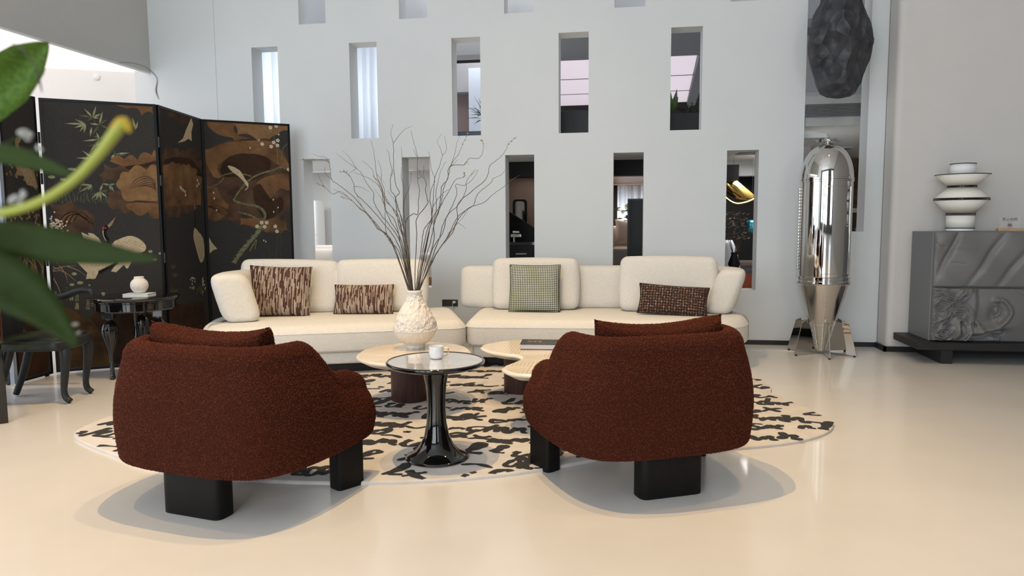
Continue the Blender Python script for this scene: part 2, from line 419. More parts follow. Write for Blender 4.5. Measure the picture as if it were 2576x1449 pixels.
# ================================================================ RUG
RUGB = mat('rug_pile', (.60, .565, .53), .95, var=.07, vscale=9, bump=.5, bscale=420, bdist=.004)
RUGK = mat('rug_black_pile', (.028, .028, .030), .95, bump=.5, bscale=420, bdist=.004)
out = spline([(-3.28, 3.86), (-3.17, 3.62), (-2.71, 3.36), (-2.32, 3.19), (-1.75, 3.12), (-1.08, 3.19), (-.53, 3.39), (-.03, 3.74), (.28, 3.885), (.60, 3.945),
              (.98, 4.13), (1.22, 4.42), (1.22, 4.75), (1.10, 5.08), (1.03, 5.26), (1.06, 5.48), (.97, 5.85), (.6, 6.12), (-.2, 6.2), (-1.3, 6.1),
              (-2.3, 5.75), (-2.9, 5.2), (-3.15, 4.6), (-3.26, 4.2)], 6, True)
rug = MB().slab([(p[0], p[1]) for p in ccw([tuple(p) for p in out])], 0.0, .018, .008, 3, 0).build('rug', RUGB)
tag(rug, 'large amoeba shaped grey beige rug with black brush handwriting under the seating', 'rug')
RO = [Vector((p[0], p[1])) for p in out]
def inrug(x, y):
    c = False; k = len(RO)
    for i in range(k):
        a, b = RO[i-1], RO[i]
        if (a.y > y) != (b.y > y) and x < (b.x-a.x)*(y-a.y)/(b.y-a.y) + a.x: c = not c
    return c
GL = {
 'd': [[(.75,.55),(.4,.62),(.1,.35),(.25,.05),(.6,.15),(.78,.5)], [(.95,1.15),(.8,.6),(.78,.2),(1.05,.05)]],
 'e': [[(.1,.3),(.5,.35),(.75,.55),(.5,.72),(.15,.5),(.2,.12),(.6,.02),(1.05,.2)]],
 'l': [[(.0,.1),(.45,.6),(.6,1.05),(.38,1.15),(.3,.6),(.4,.08),(.9,.1)]],
 'L': [[(.55,1.2),(.35,1.0),(.3,.4),(.1,.02),(.5,.1),(1.05,.0)]],
 'u': [[(.0,.6),(.2,.65),(.15,.2),(.4,.02),(.75,.35),(.8,.65)], [(.8,.65),(.78,.15),(1.1,.08)]],
 'x': [[(.1,.65),(.45,.35),(.95,.0)], [(.85,.7),(.5,.35),(.05,.0)]],
 'm': [[(.0,.0),(.12,.65),(.2,.3),(.4,.68),(.45,.05)], [(.45,.3),(.7,.68),(.78,.1),(1.1,.05)]],
 'n': [[(.05,.0),(.15,.65),(.2,.3),(.55,.7),(.7,.15),(1.05,.1)]],
 'o': [[(.5,.68),(.1,.5),(.15,.08),(.6,.0),(.85,.4),(.55,.68),(.7,.8),(1.1,.6)]],
 's': [[(.85,.6),(.5,.75),(.3,.5),(.7,.25),(.45,-.02),(.05,.1)]],
 'r': [[(.05,.0),(.2,.7)], [(.15,.4),(.5,.72),(.85,.6)]],
 'y': [[(.05,.65),(.3,.25),(.7,.6)], [(.85,.75),(.6,.1),(.2,-.45),(-.05,-.3)]],
 'g': [[(.75,.6),(.35,.7),(.15,.35),(.45,.1),(.75,.45),(.7,-.2),(.3,-.45),(.05,-.2)]],
 'h': [[(.15,1.15),(.2,.5),(.1,.0)], [(.15,.3),(.55,.65),(.7,.1),(1.05,.05)]],
 'p': [[(.1,.75),(.15,.2),(.05,-.45)], [(.15,.5),(.6,.75),(.8,.4),(.4,.1),(.15,.2)]],
 'i': [[(.3,.6),(.3,.1),(.75,.05)], [(.38,.95),(.42,.9)]],
 'k': [[(.2,1.1),(.15,.0)], [(.75,.7),(.2,.35),(.85,.0)]],
 'a': [[(.75,.6),(.3,.65),(.1,.25),(.45,.02),(.75,.4)], [(.8,.68),(.8,.1),(1.1,.08)]],
}
sk = MB(); sn = [0]
def stroke(pts, w):
    global sk
    sp = spline([Vector((p[0], p[1], 0)) for p in pts], 5)
    if len(sp) < 3: sp = [sp[0], (sp[0]+sp[-1])/2, sp[-1]]
    k = len(sp); ph = random.random()*9; Lf = []; Rt = []; run = []
    def flush():
        if len(run) >= 3:
            vs = [a for a, b in run] + [b for a, b in reversed(run)]
            n = len(run); base = len(sk.v)
            sn[0] += 1; zb = .0190 + (sn[0] % 50)*2.4e-5
            sk.v += [(q.x, q.y, zb + min(ii, 2*n-1-ii)*2e-6) for ii, q in enumerate(vs)]
            for i in range(n-1): sk.f.append((base+i, base+2*n-1-i, base+2*n-2-i, base+i+1))
        run.clear()
    for i, p in enumerate(sp):
        t = (sp[min(i+1, k-1)] - sp[max(i-1, 0)]); t.normalize(); n = Vector((-t.y, t.x, 0))
        ww = w*(.62 + .55*noise.noise(Vector((i*.35 + ph, ph, 0))) + .35*abs(n.x))
        ww = max(ww, .25*w)
        if i in (0, k-1): ww *= .55
        if inrug(p.x + .012, p.y + .012) and inrug(p.x - .012, p.y - .012): run.append((p + n*ww, p - n*ww))
        else: flush()
    flush()
rr = random.Random(5)
def letter(ch, x, y, cw, hgt, w):
    sl = rr.uniform(.12, .34); ends = []
    for st in GL[ch]:
        P = [(x + (q[0] + sl*q[1])*cw + rr.uniform(-.012, .012), y + q[1]*hgt + rr.uniform(-.016, .016)) for q in st]
        stroke(P, w*rr.uniform(.8, 1.25)); ends.append(P)
    return ends
y = 6.1
while y > 2.9:
    x = -3.4 + rr.random()*.25
    while x < 1.3:
        k_ = rr.choice((2, 3, 4, 5, 6)); py = None
        for c_ in range(k_):
            cw = rr.uniform(.075, .165); hgt = rr.uniform(.085, .165); ch = rr.choice('deluxmnosrhikamnmxlu'); dy = rr.uniform(-.03, .03) + .04*math.sin(x*2.1 + y*3)
            e_ = letter(ch, x, y + dy, cw, hgt, .0205)
            if py and rr.random() < .5: stroke([py, ((py[0] + e_[0][0][0])/2, (py[1] + e_[0][0][1])/2 + rr.uniform(-.02, .03)), e_[0][0]], .014)
            py = e_[-1][-1]; x += cw*rr.uniform(.85, 1.1)
        if rr.random() < .45:
            L_ = rr.uniform(.10, .26); stroke([(x, y + .02), (x + L_*.5, y + rr.uniform(-.03, .05)), (x + L_, y + rr.uniform(-.02, .08))], .018); x += L_*.8
        if rr.random() < .35: stroke([(x, y + .1), (x + .02, y + .105), (x + .045, y + .1)], .026)
        x += .05 + rr.random()*.09
    y -= .205 + rr.random()*.035
st = sk.build('handwriting', RUGK, rug, smooth=False); st['kind'] = 'stuff'; st['label'] = 'black brush handwriting tufted into the rug'

# ================================================================ SOFA
def smooth01(t): t = max(0, min(1, t)); return t*t*(3-2*t)
def fabric(name, col, bs=185, var=.06):
    return mat(name, col, .92, var=.11, vscale=170, bump=.5, bscale=bs, bkind='voronoi', bdist=.005, sheen=.1)
CREAM = fabric('cream_woven_fabric', (.70, .68, .635))
STRAP = mat('pale_strap', (.38, .385, .35), .6)
def frame_mat(O, ang):
    return Matrix.Translation((O[0], O[1], 0)) @ Matrix.Rotation(ang, 4, 'Z')
def seat_section(root, poly, strap_a, strap_b):
    ins = lambda d: [tuple(p) for p in inset(poly, d)]
    MB().slab(inset(poly, .16), .019, .105, .004, 2).build('recessed_base', DARK, root)
    MB().slab(inset(poly, .055), .10, .205, .03, 4).build('plinth', CREAM, root)
    rings = [[(p[0], p[1], z) for p in (inset(poly, d) if d else poly)] for d, z in ((.06, .202), (.025, .207), (.006, .222), (0, .245), (0, .362), (0, .368), (.010, .386), (.024, .403), (.042, .416), (.062, .425), (.085, .43))]
    st_ = MB().loft(rings).build('seat', CREAM, root, auto=.42)
    k_ = poly + [poly[0]]
    MB().tube([(p[0], p[1], .3655) for p in k_], .0028, 5, False).build('seam', CREAM, st_)
    # strap runs over the seat and down its side
    a, b = Vector(strap_a), Vector(strap_b); d = (b-a).normalized(); nn = Vector((-d.y, d.x))*.024
    prof = [(a, .4315), (a.lerp(b, .5), .4325), (b - d*.09, .4325), (b - d*.062, .4275), (b - d*.042, .4185), (b - d*.022, .405), (b - d*.007, .388), (b + d*.005, .368), (b + d*.005, .25), (b - d*.012, .212)]
    rings = []
    for p, z in prof:
        rings.append([(p.x + nn.x, p.y + nn.y, z), (p.x - nn.x, p.y - nn.y, z)])
    m = MB()
    for i in range(len(rings)-1):
        m.add([rings[i][0], rings[i][1], rings[i+1][1], rings[i+1][0]], [(0, 1, 2, 3)])
    s = m.build('strap', STRAP, root); md = s.modifiers.new('thick', 'SOLIDIFY'); md.thickness = .004; md.offset = 0
def inset(poly, d):
    k = len(poly); P = [Vector((p[0], p[1])) for p in poly]; o = []
    for i in range(k):
        t = (P[(i+1) % k] - P[i-1]).normalized(); o.append((P[i].x - t.y*d, P[i].y + t.x*d))
    return o
# right section: local x along its front edge, y towards the wall
angR = math.atan2(.077, .997)
sofR = thing('sofa_section', 'right cream sofa section with low curved back, behind the right armchair', 'sofa', (-1.345, 5.80, 0), angR, 'two facing cream sofa sections')
pR = ccw(arc_poly([(0, 0), (2.43, -.03), (2.43, 1.12), (0, 1.12)], [.145, .62, .45, .145], 12))
seat_section(sofR, pR, (2.12, 1.0), (2.395, .36))
def bolster(root, path, h0, h1, th, name, th2=None, out=1, lean=.0, turn=None):
    """upholstered low back swept along a plan path"""
    sp = [Vector((p[0], p[1])) for p in path]; rings = []; k = len(sp); prof = []
    for q in range(28):
        a = 2*PI*q/28; c, s = math.cos(a), math.sin(a)
        prof.append((abs(c)**.45*(1 if c > 0 else -1), abs(s)**.45*(1 if s > 0 else -1)))
    for i, p in enumerate(sp):
        t = (sp[min(i+1, k-1)] - sp[max(i-1, 0)]).normalized(); n = Vector((-t.y, t.x))
        e = 1.0
        dist = min(sum((sp[j+1]-sp[j]).length for j in range(i)), sum((sp[j+1]-sp[j]).length for j in range(i, k-1)))
        R = .085
        if dist < R: e = math.sqrt(max(0.0, 1 - (1 - dist/R)**2))*.55 + .45
        hh = (h1-h0)/2; zc = (h0+h1)/2
        ee = e if dist < R else 1
        f = smooth01((i/(k-1) - .45)/.45); tt = th + ((th2 or th) - th)*f; ln = out*(.02 + lean*f)
        sh_ = out*f*((th2 or th) - th)/2*0
        rings.append([(p.x + n.x*(u*tt/2*ee + ln*(v + 1)), p.y + n.y*(u*tt/2*ee + ln*(v + 1)), zc + v*(hh - (1-ee)*.09)) for u, v in prof])
    return MB().loft(rings).build(name, CREAM, root)
pth = [(-.16, .93), (-.158, .93), (-.14, .93), (-.11, .93), (-.08, .93)] + [(x, .93) for x in np.linspace(0, 1.75, 10)] + [tuple(p) for p in spline([(1.9, .93), (2.08, .90), (2.20, .80), (2.23, .66), (2.18, .50)], 6)]
tail = Vector((-.05, -.16)).normalized()
lp = Vector(pth[-1]); pth += [tuple(lp + tail*d) for d in (.02, .045, .06, .075, .082, .085)]
bolster(sofR, pth, .425, .825, .22, 'low_back', .25, 1, .045)
# left section
angL = math.radians(20.3)
sofL = thing('sofa_section', 'left cream sofa section with block armrest, in front of the folding screen', 'sofa', (-1.300, 5.755, 0), angL, 'two facing cream sofa sections')
pL = ccw(arc_poly([(-2.16, .0), (0, 0), (0, 1.08), (-2.16, 1.08)], [.50, .145, .145, .45], 12))
seat_section(sofL, pL, (-1.90, .8), (-2.06, .20))
pth = [(-.46, .96), (-.462, .96), (-.48, .96), (-.51, .96), (-.54, .96)] + [(x, .96) for x in np.linspace(-.62, -1.5, 8)] + [tuple(p) for p in spline([(-1.70, .95), (-1.82, .88), (-1.87, .74), (-1.87, .58), (-1.83, .40)], 6)]
tail = Vector((.03, -.16)).normalized(); lp = Vector(pth[-1]); pth += [tuple(lp + tail*d) for d in (.02, .045, .06, .075, .082, .085)]
bolster(sofL, pth, .425, .835, .20, 'low_back', .31, -1, .035)

def cushion(name, label, m, w, h, th, loc, rz, lean, roll=0, group=None, pinch=.10, n=22, plump=.55, seam=None, sag=0.0):
    """stuffed cushion; local x width, z height, y thickness; sits on its lower edge"""
    vs = []; fs = []; uv = []
    for sgn in (-1, 1):
        base = len(vs)
        for i in range(n+1):
            for j in range(n+1):
                u, v = -1 + 2*i/n, -1 + 2*j/n
                f = ((1 - u**4)*(1 - v**4)); f = max(f, 0)**plump
                px = w/2*u*(1 - pinch*(1 - v*v)*abs(u)**3); pz = h/2*v*(1 - pinch*(1 - u*u)*abs(v)**3)
                wr = .004*noise.noise(Vector((u*2.3 + loc[0]*7, v*2.3, sgn*3.1)))*f
                vs.append((px, sgn*(th/2*f + wr), pz + h/2 - sag*(1-u*u)*max(0, v)))
        for i in range(n):
            for j in range(n):
                a = base + i*(n+1) + j; q = (a, a+n+1, a+n+2, a+1)
                fs.append(q if sgn < 0 else tuple(reversed(q)))
    o = MB().add(vs, fs); ob = o.build(name, m)
    uvl = ob.data.uv_layers.new(name='uv'); co = [v.co for v in ob.data.vertices]
    for lp in ob.data.loops: uvl.data[lp.index].uv = (co[lp.vertex_index].x, co[lp.vertex_index].z)
    ob.rotation_euler = Euler((lean, roll, rz)); ob.location = loc
    bm = bmesh.new(); bm.from_mesh(ob.data); bmesh.ops.remove_doubles(bm, verts=bm.verts, dist=1e-5); bm.to_mesh(ob.data); bm.free()
    ob.data.polygons.foreach_set('use_smooth', [True]*len(ob.data.polygons))
    tag(ob, label, 'cushion', group)
    if seam:
        pts = []
        for t in np.linspace(0, 1, 81)[:-1]:
            q = t*4; s_ = int(q); r_ = q - s_
            u, v = [(-1+2*r_, -1), (1, -1+2*r_), (1-2*r_, 1), (-1, 1-2*r_)][s_]
            pts.append((w/2*u*(1 - pinch*(1 - v*v)*abs(u)**3), 0, h/2*v*(1 - pinch*(1 - u*u)*abs(v)**3) + h/2))
        MB().tube(pts + [pts[0]], .0042, 5, False).build('piping', seam, ob)
    return ob
def back_cushion(label, w, h, th, loc, rz, lean, roll=0):
    o = MB().rbox(w, th, h, .06, T(0, 0, h/2), 5, .14).build('back_cushion', CREAM)
    o.location = loc; o.rotation_euler = Euler((lean, roll, rz)); tag(o, label, 'cushion', 'loose cream back cushions')
    pts = []
    for q in range(64):
        a = 2*PI*q/64; c, s = math.cos(a), math.sin(a)
        pts.append((abs(c)**.28*(1 if c > 0 else -1)*(w/2-.012), -th/2+.035, h/2 + abs(s)**.28*(1 if s > 0 else -1)*(h/2-.012)))
    return o
LE = -.17
back_cushion('cream back cushion behind the square striped cushion', .86, .475, .20, (-3.05, 6.13, .432), .30, LE, .03)
back_cushion('cream back cushion behind the vase of branches', .82, .47, .20, (-2.235, 6.31, .432), .16, LE)
back_cushion('cream back cushion behind the green woven cushion', .79, .47, .20, (-.84, 6.60, .432), .05, LE)
back_cushion('cream back cushion behind the dark brown woven cushion', .84, .49, .20, (.365, 6.55, .432), -.06, LE)

def patt(name, build):
    m = bpy.data.materials.new(name); m.use_nodes = True; nt = m.node_tree
    b = nt.nodes['Principled BSDF']; b.inputs['Roughness'].default_value = .9
    uv = nt.nodes.new('ShaderNodeUVMap'); uv.uv_map = 'uv'
    build(nt, b, uv); return m
def strips(nt, b, uv):
    N, L = nt.nodes, nt.links
    def mth(op, a_, c_=None):
        m = N.new('ShaderNodeMath'); m.operation = op
        for i, q in enumerate((a_, c_)):
            if q is None: continue
            if isinstance(q, (int, float)): m.inputs[i].default_value = q
            else: L.new(q, m.inputs[i])
        return m.outputs[0]
    sx = N.new('ShaderNodeSeparateXYZ'); L.new(uv.outputs[0], sx.inputs[0])
    u = mth('DIVIDE', sx.outputs[0], .0092); cu = mth('FLOOR', u); fu = mth('FRACT', u)
    w1 = N.new('ShaderNodeTexWhiteNoise'); w1.noise_dimensions = '1D'; L.new(cu, w1.inputs['W'])
    v = mth('ADD', mth('DIVIDE', sx.outputs[1], .062), mth('MULTIPLY', w1.outputs['Value'], 7)); rv = mth('FLOOR', v)
    cb = N.new('ShaderNodeCombineXYZ'); L.new(cu, cb.inputs[0]); L.new(rv, cb.inputs[1])
    w2 = N.new('ShaderNodeTexWhiteNoise'); w2.noise_dimensions = '2D'; L.new(cb.outputs[0], w2.inputs['Vector'])
    rp = N.new('ShaderNodeValToRGB'); rp.color_ramp.interpolation = 'CONSTANT'; e = rp.color_ramp.elements
    e[0].position = 0; e[0].color = (.085, .034, .024, 1); e[1].position = .33; e[1].color = (.50, .37, .28, 1)
    for p_, c_ in ((.55, (.66, .55, .45, 1)), (.80, (.13, .062, .045, 1)), (.9, (.42, .33, .27, 1))):
        q = e.new(p_); q.color = c_
    L.new(w2.outputs['Value'], rp.inputs[0])
    nz = N.new('ShaderNodeTexNoise'); nz.inputs['Scale'].default_value = 330; L.new(uv.outputs[0], nz.inputs['Vector'])
    dist = mth('ABSOLUTE', mth('SUBTRACT', fu, .5)); gap = mth('GREATER_THAN', dist, .36)
    mx = N.new('ShaderNodeMixRGB'); mx.blend_type = 'MULTIPLY'; mx.inputs[0].default_value = .45; L.new(rp.outputs[0], mx.inputs[1]); L.new(nz.outputs['Fac'], mx.inputs[2])
    m2 = N.new('ShaderNodeMixRGB'); L.new(gap, m2.inputs[0]); L.new(mx.outputs[0], m2.inputs[1]); m2.inputs[2].default_value = (.05, .024, .018, 1)
    L.new(m2.outputs[0], b.inputs['Base Color'])
    bp = N.new('ShaderNodeBump'); bp.inputs['Strength'].default_value = .7; bp.inputs['Distance'].default_value = .005; bp.invert = True
    L.new(dist, bp.inputs['Height']); L.new(bp.outputs[0], b.inputs['Normal'])
def weave(sc, cA, cB, cC, ns=5, r0=.45, r1=.62):
    def f(nt, b, uv):
        N, L = nt.nodes, nt.links
        mp = N.new('ShaderNodeMapping'); mp.inputs['Rotation'].default_value = (0, 0, .785); mp.inputs['Scale'].default_value = (sc, sc, sc); L.new(uv.outputs[0], mp.inputs[0])
        ck = N.new('ShaderNodeTexChecker'); ck.inputs['Scale'].default_value = 1; L.new(mp.outputs[0], ck.inputs['Vector'])
        nz = N.new('ShaderNodeTexNoise'); nz.inputs['Scale'].default_value = ns; L.new(uv.outputs[0], nz.inputs['Vector'])
        rp = N.new('ShaderNodeValToRGB'); rp.color_ramp.elements[0].position = r0; rp.color_ramp.elements[1].position = r1
        rp.color_ramp.elements[0].color = (*cB, 1); rp.color_ramp.elements[1].color = (*cC, 1); L.new(nz.outputs['Fac'], rp.inputs[0])
        mx = N.new('ShaderNodeMixRGB'); L.new(ck.outputs['Fac'], mx.inputs[0]); mx.inputs[1].default_value = (*cA, 1); L.new(rp.outputs[0], mx.inputs[2])
        L.new(mx.outputs[0], b.inputs['Base Color'])
        vo = N.new('ShaderNodeTexVoronoi'); vo.inputs['Scale'].default_value = sc*.9; vo.inputs['Randomness'].default_value = .15; L.new(uv.outputs[0], vo.inputs['Vector'])
        bp = N.new('ShaderNodeBump'); bp.inputs['Strength'].default_value = .9; bp.inputs['Distance'].default_value = .006; bp.invert = True
        L.new(vo.outputs['Distance'], bp.inputs['Height']); L.new(bp.outputs[0], b.inputs['Normal'])
    return f
STRIPE = patt('striped_bouclette', strips)
GREEN = patt('green_basket_weave', weave(88, (.025, .03, .022), (.62, .64, .57), (.56, .60, .40)))
BROWN = patt('brown_knot_weave', weave(62, (.014, .007, .006), (.075, .030, .018), (.36, .25, .19), 60, .50, .66))
BPIPE = mat('dark_piping', (.05, .035, .03), .9)
cushion('scatter_cushion', 'square brown and cream striped cushion at the left sofa end', STRIPE, .54, .455, .17, (-3.02, 5.84, .428), .28, -.26, .04, 'patterned scatter cushions', .05)
cushion('scatter_cushion', 'oblong brown and cream striped cushion left of the vase', STRIPE, .545, .275, .14, (-2.33, 6.075, .428), .14, -.30, .0, 'patterned scatter cushions', .05)
cushion('scatter_cushion', 'square green and white basket weave cushion on the right sofa', GREEN, .465, .435, .15, (-.825, 6.375, .43), .03, -.24, 0, 'patterned scatter cushions', .04, seam=mat('green_piping', (.07, .09, .04), .9))
cushion('scatter_cushion', 'oblong dark brown woven cushion by the right sofa arm', BROWN, .60, .265, .14, (.385, 6.29, .43), -.12, -.30, .055, 'patterned scatter cushions', .06, seam=BPIPE)

# ================================================================ ARMCHAIRS
BOU = mat('boucle_base', (.045, .012, .006), .95, spec=.1)
CURL = mat('boucle_loop', (.108, .026, .012), .8, col2=(.042, .010, .005), inst=1, spec=.15)
OAK = mat('black_stained_oak', (.0055, .0048, .0045), .55, var=.35, vscale=14, stretch=(14, 14, 1.2), bump=.12, bscale=40, spec=.22)
def boucle(ob, dens, r):
    ng = bpy.data.node_groups.get('boucle_%d' % int(r*1e5))
    if not ng:
        ng = bpy.data.node_groups.new('boucle_%d' % int(r*1e5), 'GeometryNodeTree')
        ng.interface.new_socket('Geometry', in_out='INPUT', socket_type='NodeSocketGeometry')
        ng.interface.new_socket('Geometry', in_out='OUTPUT', socket_type='NodeSocketGeometry')
        N, L = ng.nodes, ng.links
        gi = N.new('NodeGroupInput'); go = N.new('NodeGroupOutput')
        di = N.new('GeometryNodeDistributePointsOnFaces'); di.inputs['Density'].default_value = dens
        L.new(gi.outputs[0], di.inputs['Mesh'])
        cm = N.new('GeometryNodeMeshUVSphere'); cm.inputs['Segments'].default_value = 4; cm.inputs['Rings'].default_value = 2; cm.inputs['Radius'].default_value = r
        tf = N.new('GeometryNodeTransform'); tf.inputs['Scale'].default_value = (.62, .62, 1.25); L.new(cm.outputs[0], tf.inputs['Geometry'])
        sm = N.new('GeometryNodeSetShadeSmooth'); L.new(tf.outputs[0], sm.inputs[0])
        mt = N.new('GeometryNodeSetMaterial'); mt.inputs['Material'].default_value = CURL; L.new(sm.outputs[0], mt.inputs['Geometry'])
        ip = N.new('GeometryNodeInstanceOnPoints'); L.new(di.outputs['Points'], ip.inputs['Points']); L.new(mt.outputs[0], ip.inputs['Instance'])
        rv = N.new('FunctionNodeRandomValue'); rv.data_type = 'FLOAT_VECTOR'; rv.inputs[0].default_value = (0, 0, 0); rv.inputs[1].default_value = (6.28, 6.28, 6.28)
        er = N.new('FunctionNodeEulerToRotation'); L.new(rv.outputs[0], er.inputs[0]); L.new(er.outputs[0], ip.inputs['Rotation'])
        rs = N.new('FunctionNodeRandomValue'); rs.data_type = 'FLOAT'; rs.inputs[2].default_value = .65; rs.inputs[3].default_value = 1.25
        L.new(rs.outputs[1], ip.inputs['Scale'])
        jg = N.new('GeometryNodeJoinGeometry'); 
        tn = N.new('FunctionNodeRandomValue'); tn.data_type = 'FLOAT'
        sa = N.new('GeometryNodeStoreNamedAttribute'); sa.data_type = 'FLOAT'; sa.domain = 'INSTANCE'; sa.inputs['Name'].default_value = 'tone'
        L.new(ip.outputs[0], sa.inputs['Geometry']); L.new(tn.outputs[1], sa.inputs['Value'])
        rl = N.new('GeometryNodeRealizeInstances'); L.new(sa.outputs[0], rl.inputs[0])
        L.new(rl.outputs[0], jg.inputs[0]); L.new(gi.outputs[0], jg.inputs[0]); L.new(jg.outputs[0], go.inputs[0])
    md = ob.modifiers.new('boucle', 'NODES'); md.node_group = ng
def chair(label, loc, rz):
    """origin under the middle of the back leg; +y is the way it faces"""
    root = thing('armchair', label, 'armchair', loc, rz, 'two brown boucle armchairs')
    # plan of the outer face: from left arm front round the back to right arm front
    half = spline([(0, -.075, 0), (.20, -.068, 0), (.36, -.02, 0), (.45, .10, 0), (.487, .26, 0), (.500, .44, 0), (.498, .60, 0), (.485, .69, 0)], 8)
    plan = [Vector((-p.x, p.y, 0)) for p in reversed(half[1:])] + half
    k = len(plan); mid = Vector((0, .34, 0)); rings = []
    th = .125
    for i, p in enumerate(plan):
        t = (plan[min(i+1, k-1)] - plan[max(i-1, 0)]).normalized(); n = Vector((-t.y, t.x, 0))  # inward
        yy = p.y
        ztop = .555 + (.74-.555)*(1 - smooth01((yy - .24)/.27))
        if yy > .52: ztop -= .03*((yy-.52)/.16)**2
        zb = .20
        r = []
        # outer wall upwards
        for q in range(5):   # rounded lower edge
            a = q/4*PI/2; r.append((p + n*(.05*(1 - math.sin(a))), zb + .035*(1 - math.cos(a))))
        for q in range(1, 7):
            s_ = q/7; r.append((p - n*(.020*math.sin(PI*s_)) + n*(.035*s_*s_), zb + .035 + (ztop - .075 - zb - .035)*s_))
        for q in range(9):  # rolled top
            a = q/8*PI; r.append((p + n*(.035 + th/2 - th/2*math.cos(a)), ztop - .075 + .075*math.sin(a)))
        r.append((p + n*(th+.045), ztop - .17)); r.append((p + n*(th+.045), .36)); r.append((p + n*(th+.045), .30))
        r.append((p + n*(.10), zb + .0))
        rings.append([(q[0].x, q[0].y, q[1]) for q in r])
    # rounded arm fronts
    def capring(ring, d, s_):
        c = Vector((sum(q[0] for q in ring)/len(ring), sum(q[1] for q in ring)/len(ring), sum(q[2] for q in ring)/len(ring)))
        return [tuple(c + (Vector(q) - c)*s_ + Vector((0, d, 0))) for q in ring]
    pre = [capring(rings[0], .030, .72), capring(rings[0], .027, .86), capring(rings[0], .016, .96)]
    post = [capring(rings[-1], .016, .96), capring(rings[-1], .027, .86), capring(rings[-1], .030, .72)]
    sh = MB().loft(pre + rings + post).build('shell', BOU, root, auto=3); boucle(sh, 34000, .0036)
    ip = [(p.x*.80, .045 + (p.y - .0)*.86) for p in plan]
    seat = MB().slab(ccw(ip), .205, .40, .06, 5, .02).build('seat_cushion', BOU, root, auto=3); boucle(seat, 34000, .0036)
    leg = MB().slab(ccw(arc_poly([(-.155, -.055), (.155, -.055), (.155, .055), (-.155, .055)], .04, 5)), .0, .235, .004, 2)
    leg.build('leg', OAK, root).location = (0, .055, 0)
    for s_ in (-1, 1):
        o = leg.build('leg', OAK, root)
        o.location = (s_*.43, .54, .0); o.rotation_euler = (0, 0, s_*math.radians(66)); o.scale = (.47, .85, 1)
    return root
cL = (-1.835, 2.70, 0); aL = math.radians(-11)
cR = (.215, 3.215, 0); aR = math.radians(25)
chL = chair('left brown boucle armchair, back to us, nearest the camera', cL, aL)
chR = chair('right brown boucle armchair turned towards the round side table', cR, aR)
def lumbar(label, c, a, off, w, lean, roll):
    p = Vector(c) + Matrix.Rotation(a, 3, 'Z') @ Vector(off)
    o = cushion('lumbar_cushion', label, BOU, w, .41, .18, p, a, lean, roll, 'boucle cushions on the armchairs', .07, 28, .33, None, .035)
    boucle(o, 34000, .0036); return o
lumbar('brown boucle cushion leaning inside the left armchair', cL, aL, (-.03, .27, .405), .66, .20, .0)
lumbar('brown boucle cushion leaning inside the right armchair', cR, aR, (.02, .27, .40), .66, .20, .0)

# ================================================================ BLACK PEDESTAL TABLE, CUP
GB = mat('black_gloss_lacquer', (.004, .004, .0045), .07, coat=.6)
MARB = mat('grey_white_marble', (.62, .63, .66), .05, col2=(.50, .505, .535), vscale=3.5, stretch=(1, 2.2, 1), coat=1.0, ior=1.7)
tb = thing('pedestal_table', 'small round side table with white marble top and glossy black trumpet foot', 'table', (-.975, 3.55, 0))
z0 = .019
MB().lathe([(0, z0), (.160, z0), (.166, z0+.006), (.163, z0+.012), (.150, z0+.018), (.118, z0+.035), (.088, z0+.07), (.065, z0+.12), (.052, z0+.19), (.0475, z0+.26), (.049, z0+.33), (.054, z0+.39), (.064, z0+.44), (.078, z0+.475), (.085, z0+.482)], 56).build('pedestal', GB, tb, auto=1.2)
MB().lathe([(.02, .497), (.10, .498), (.215, .503), (.244, .512), (.2555, .524), (.2555, .531), (.250, .5365), (.243, .5368), (.241, .533)], 72, cap0=True, cap1=False).build('rim', GB, tb, auto=1.2)
MB().lathe([(0, .5335), (.2415, .5335)], 72, cap0=False, cap1=False).build('marble_top', MARB, tb)
PORC = mat('white_porcelain', (.80, .80, .80), .18, coat=.4)
GOLD = mat('gold_plate', (.75, .48, .24), .25, 1.0)
cp = thing('coffee_cup', 'ribbed white porcelain cup with gold handle on the marble side table', 'cup', (-.985, 3.605, .5345), .2)
n = 48; rings = []
for r, z, rib in [(0, .0015, 0), (.026, 0, 0), (.031, .003, 0), (.0345, .010, 1), (.037, .03, 1), (.0385, .05, 1), (.0392, .060, 0), (.0395, .066, 0), (.0375, .066, 0), (.036, .05, 0), (.033, .012, 0), (0, .008, 0)]:
    rings.append([((r + rib*.0009*(1 if j % 2 else -1))*math.cos(2*PI*j/n), (r + rib*.0009*(1 if j % 2 else -1))*math.sin(2*PI*j/n), z) for j in range(n)])
MB().loft(rings, True, False, False).build('cup_body', PORC, cp)
MB().tube([(.037, 0, .055), (.050, 0, .056), (.0605, 0, .055), (.0635, 0, .050), (.062, 0, .033), (.058, 0, .020), (.050, 0, .013), (.036, 0, .012)], .0032, 6).build('handle', GOLD, cp)['label'] = 'gold handle'

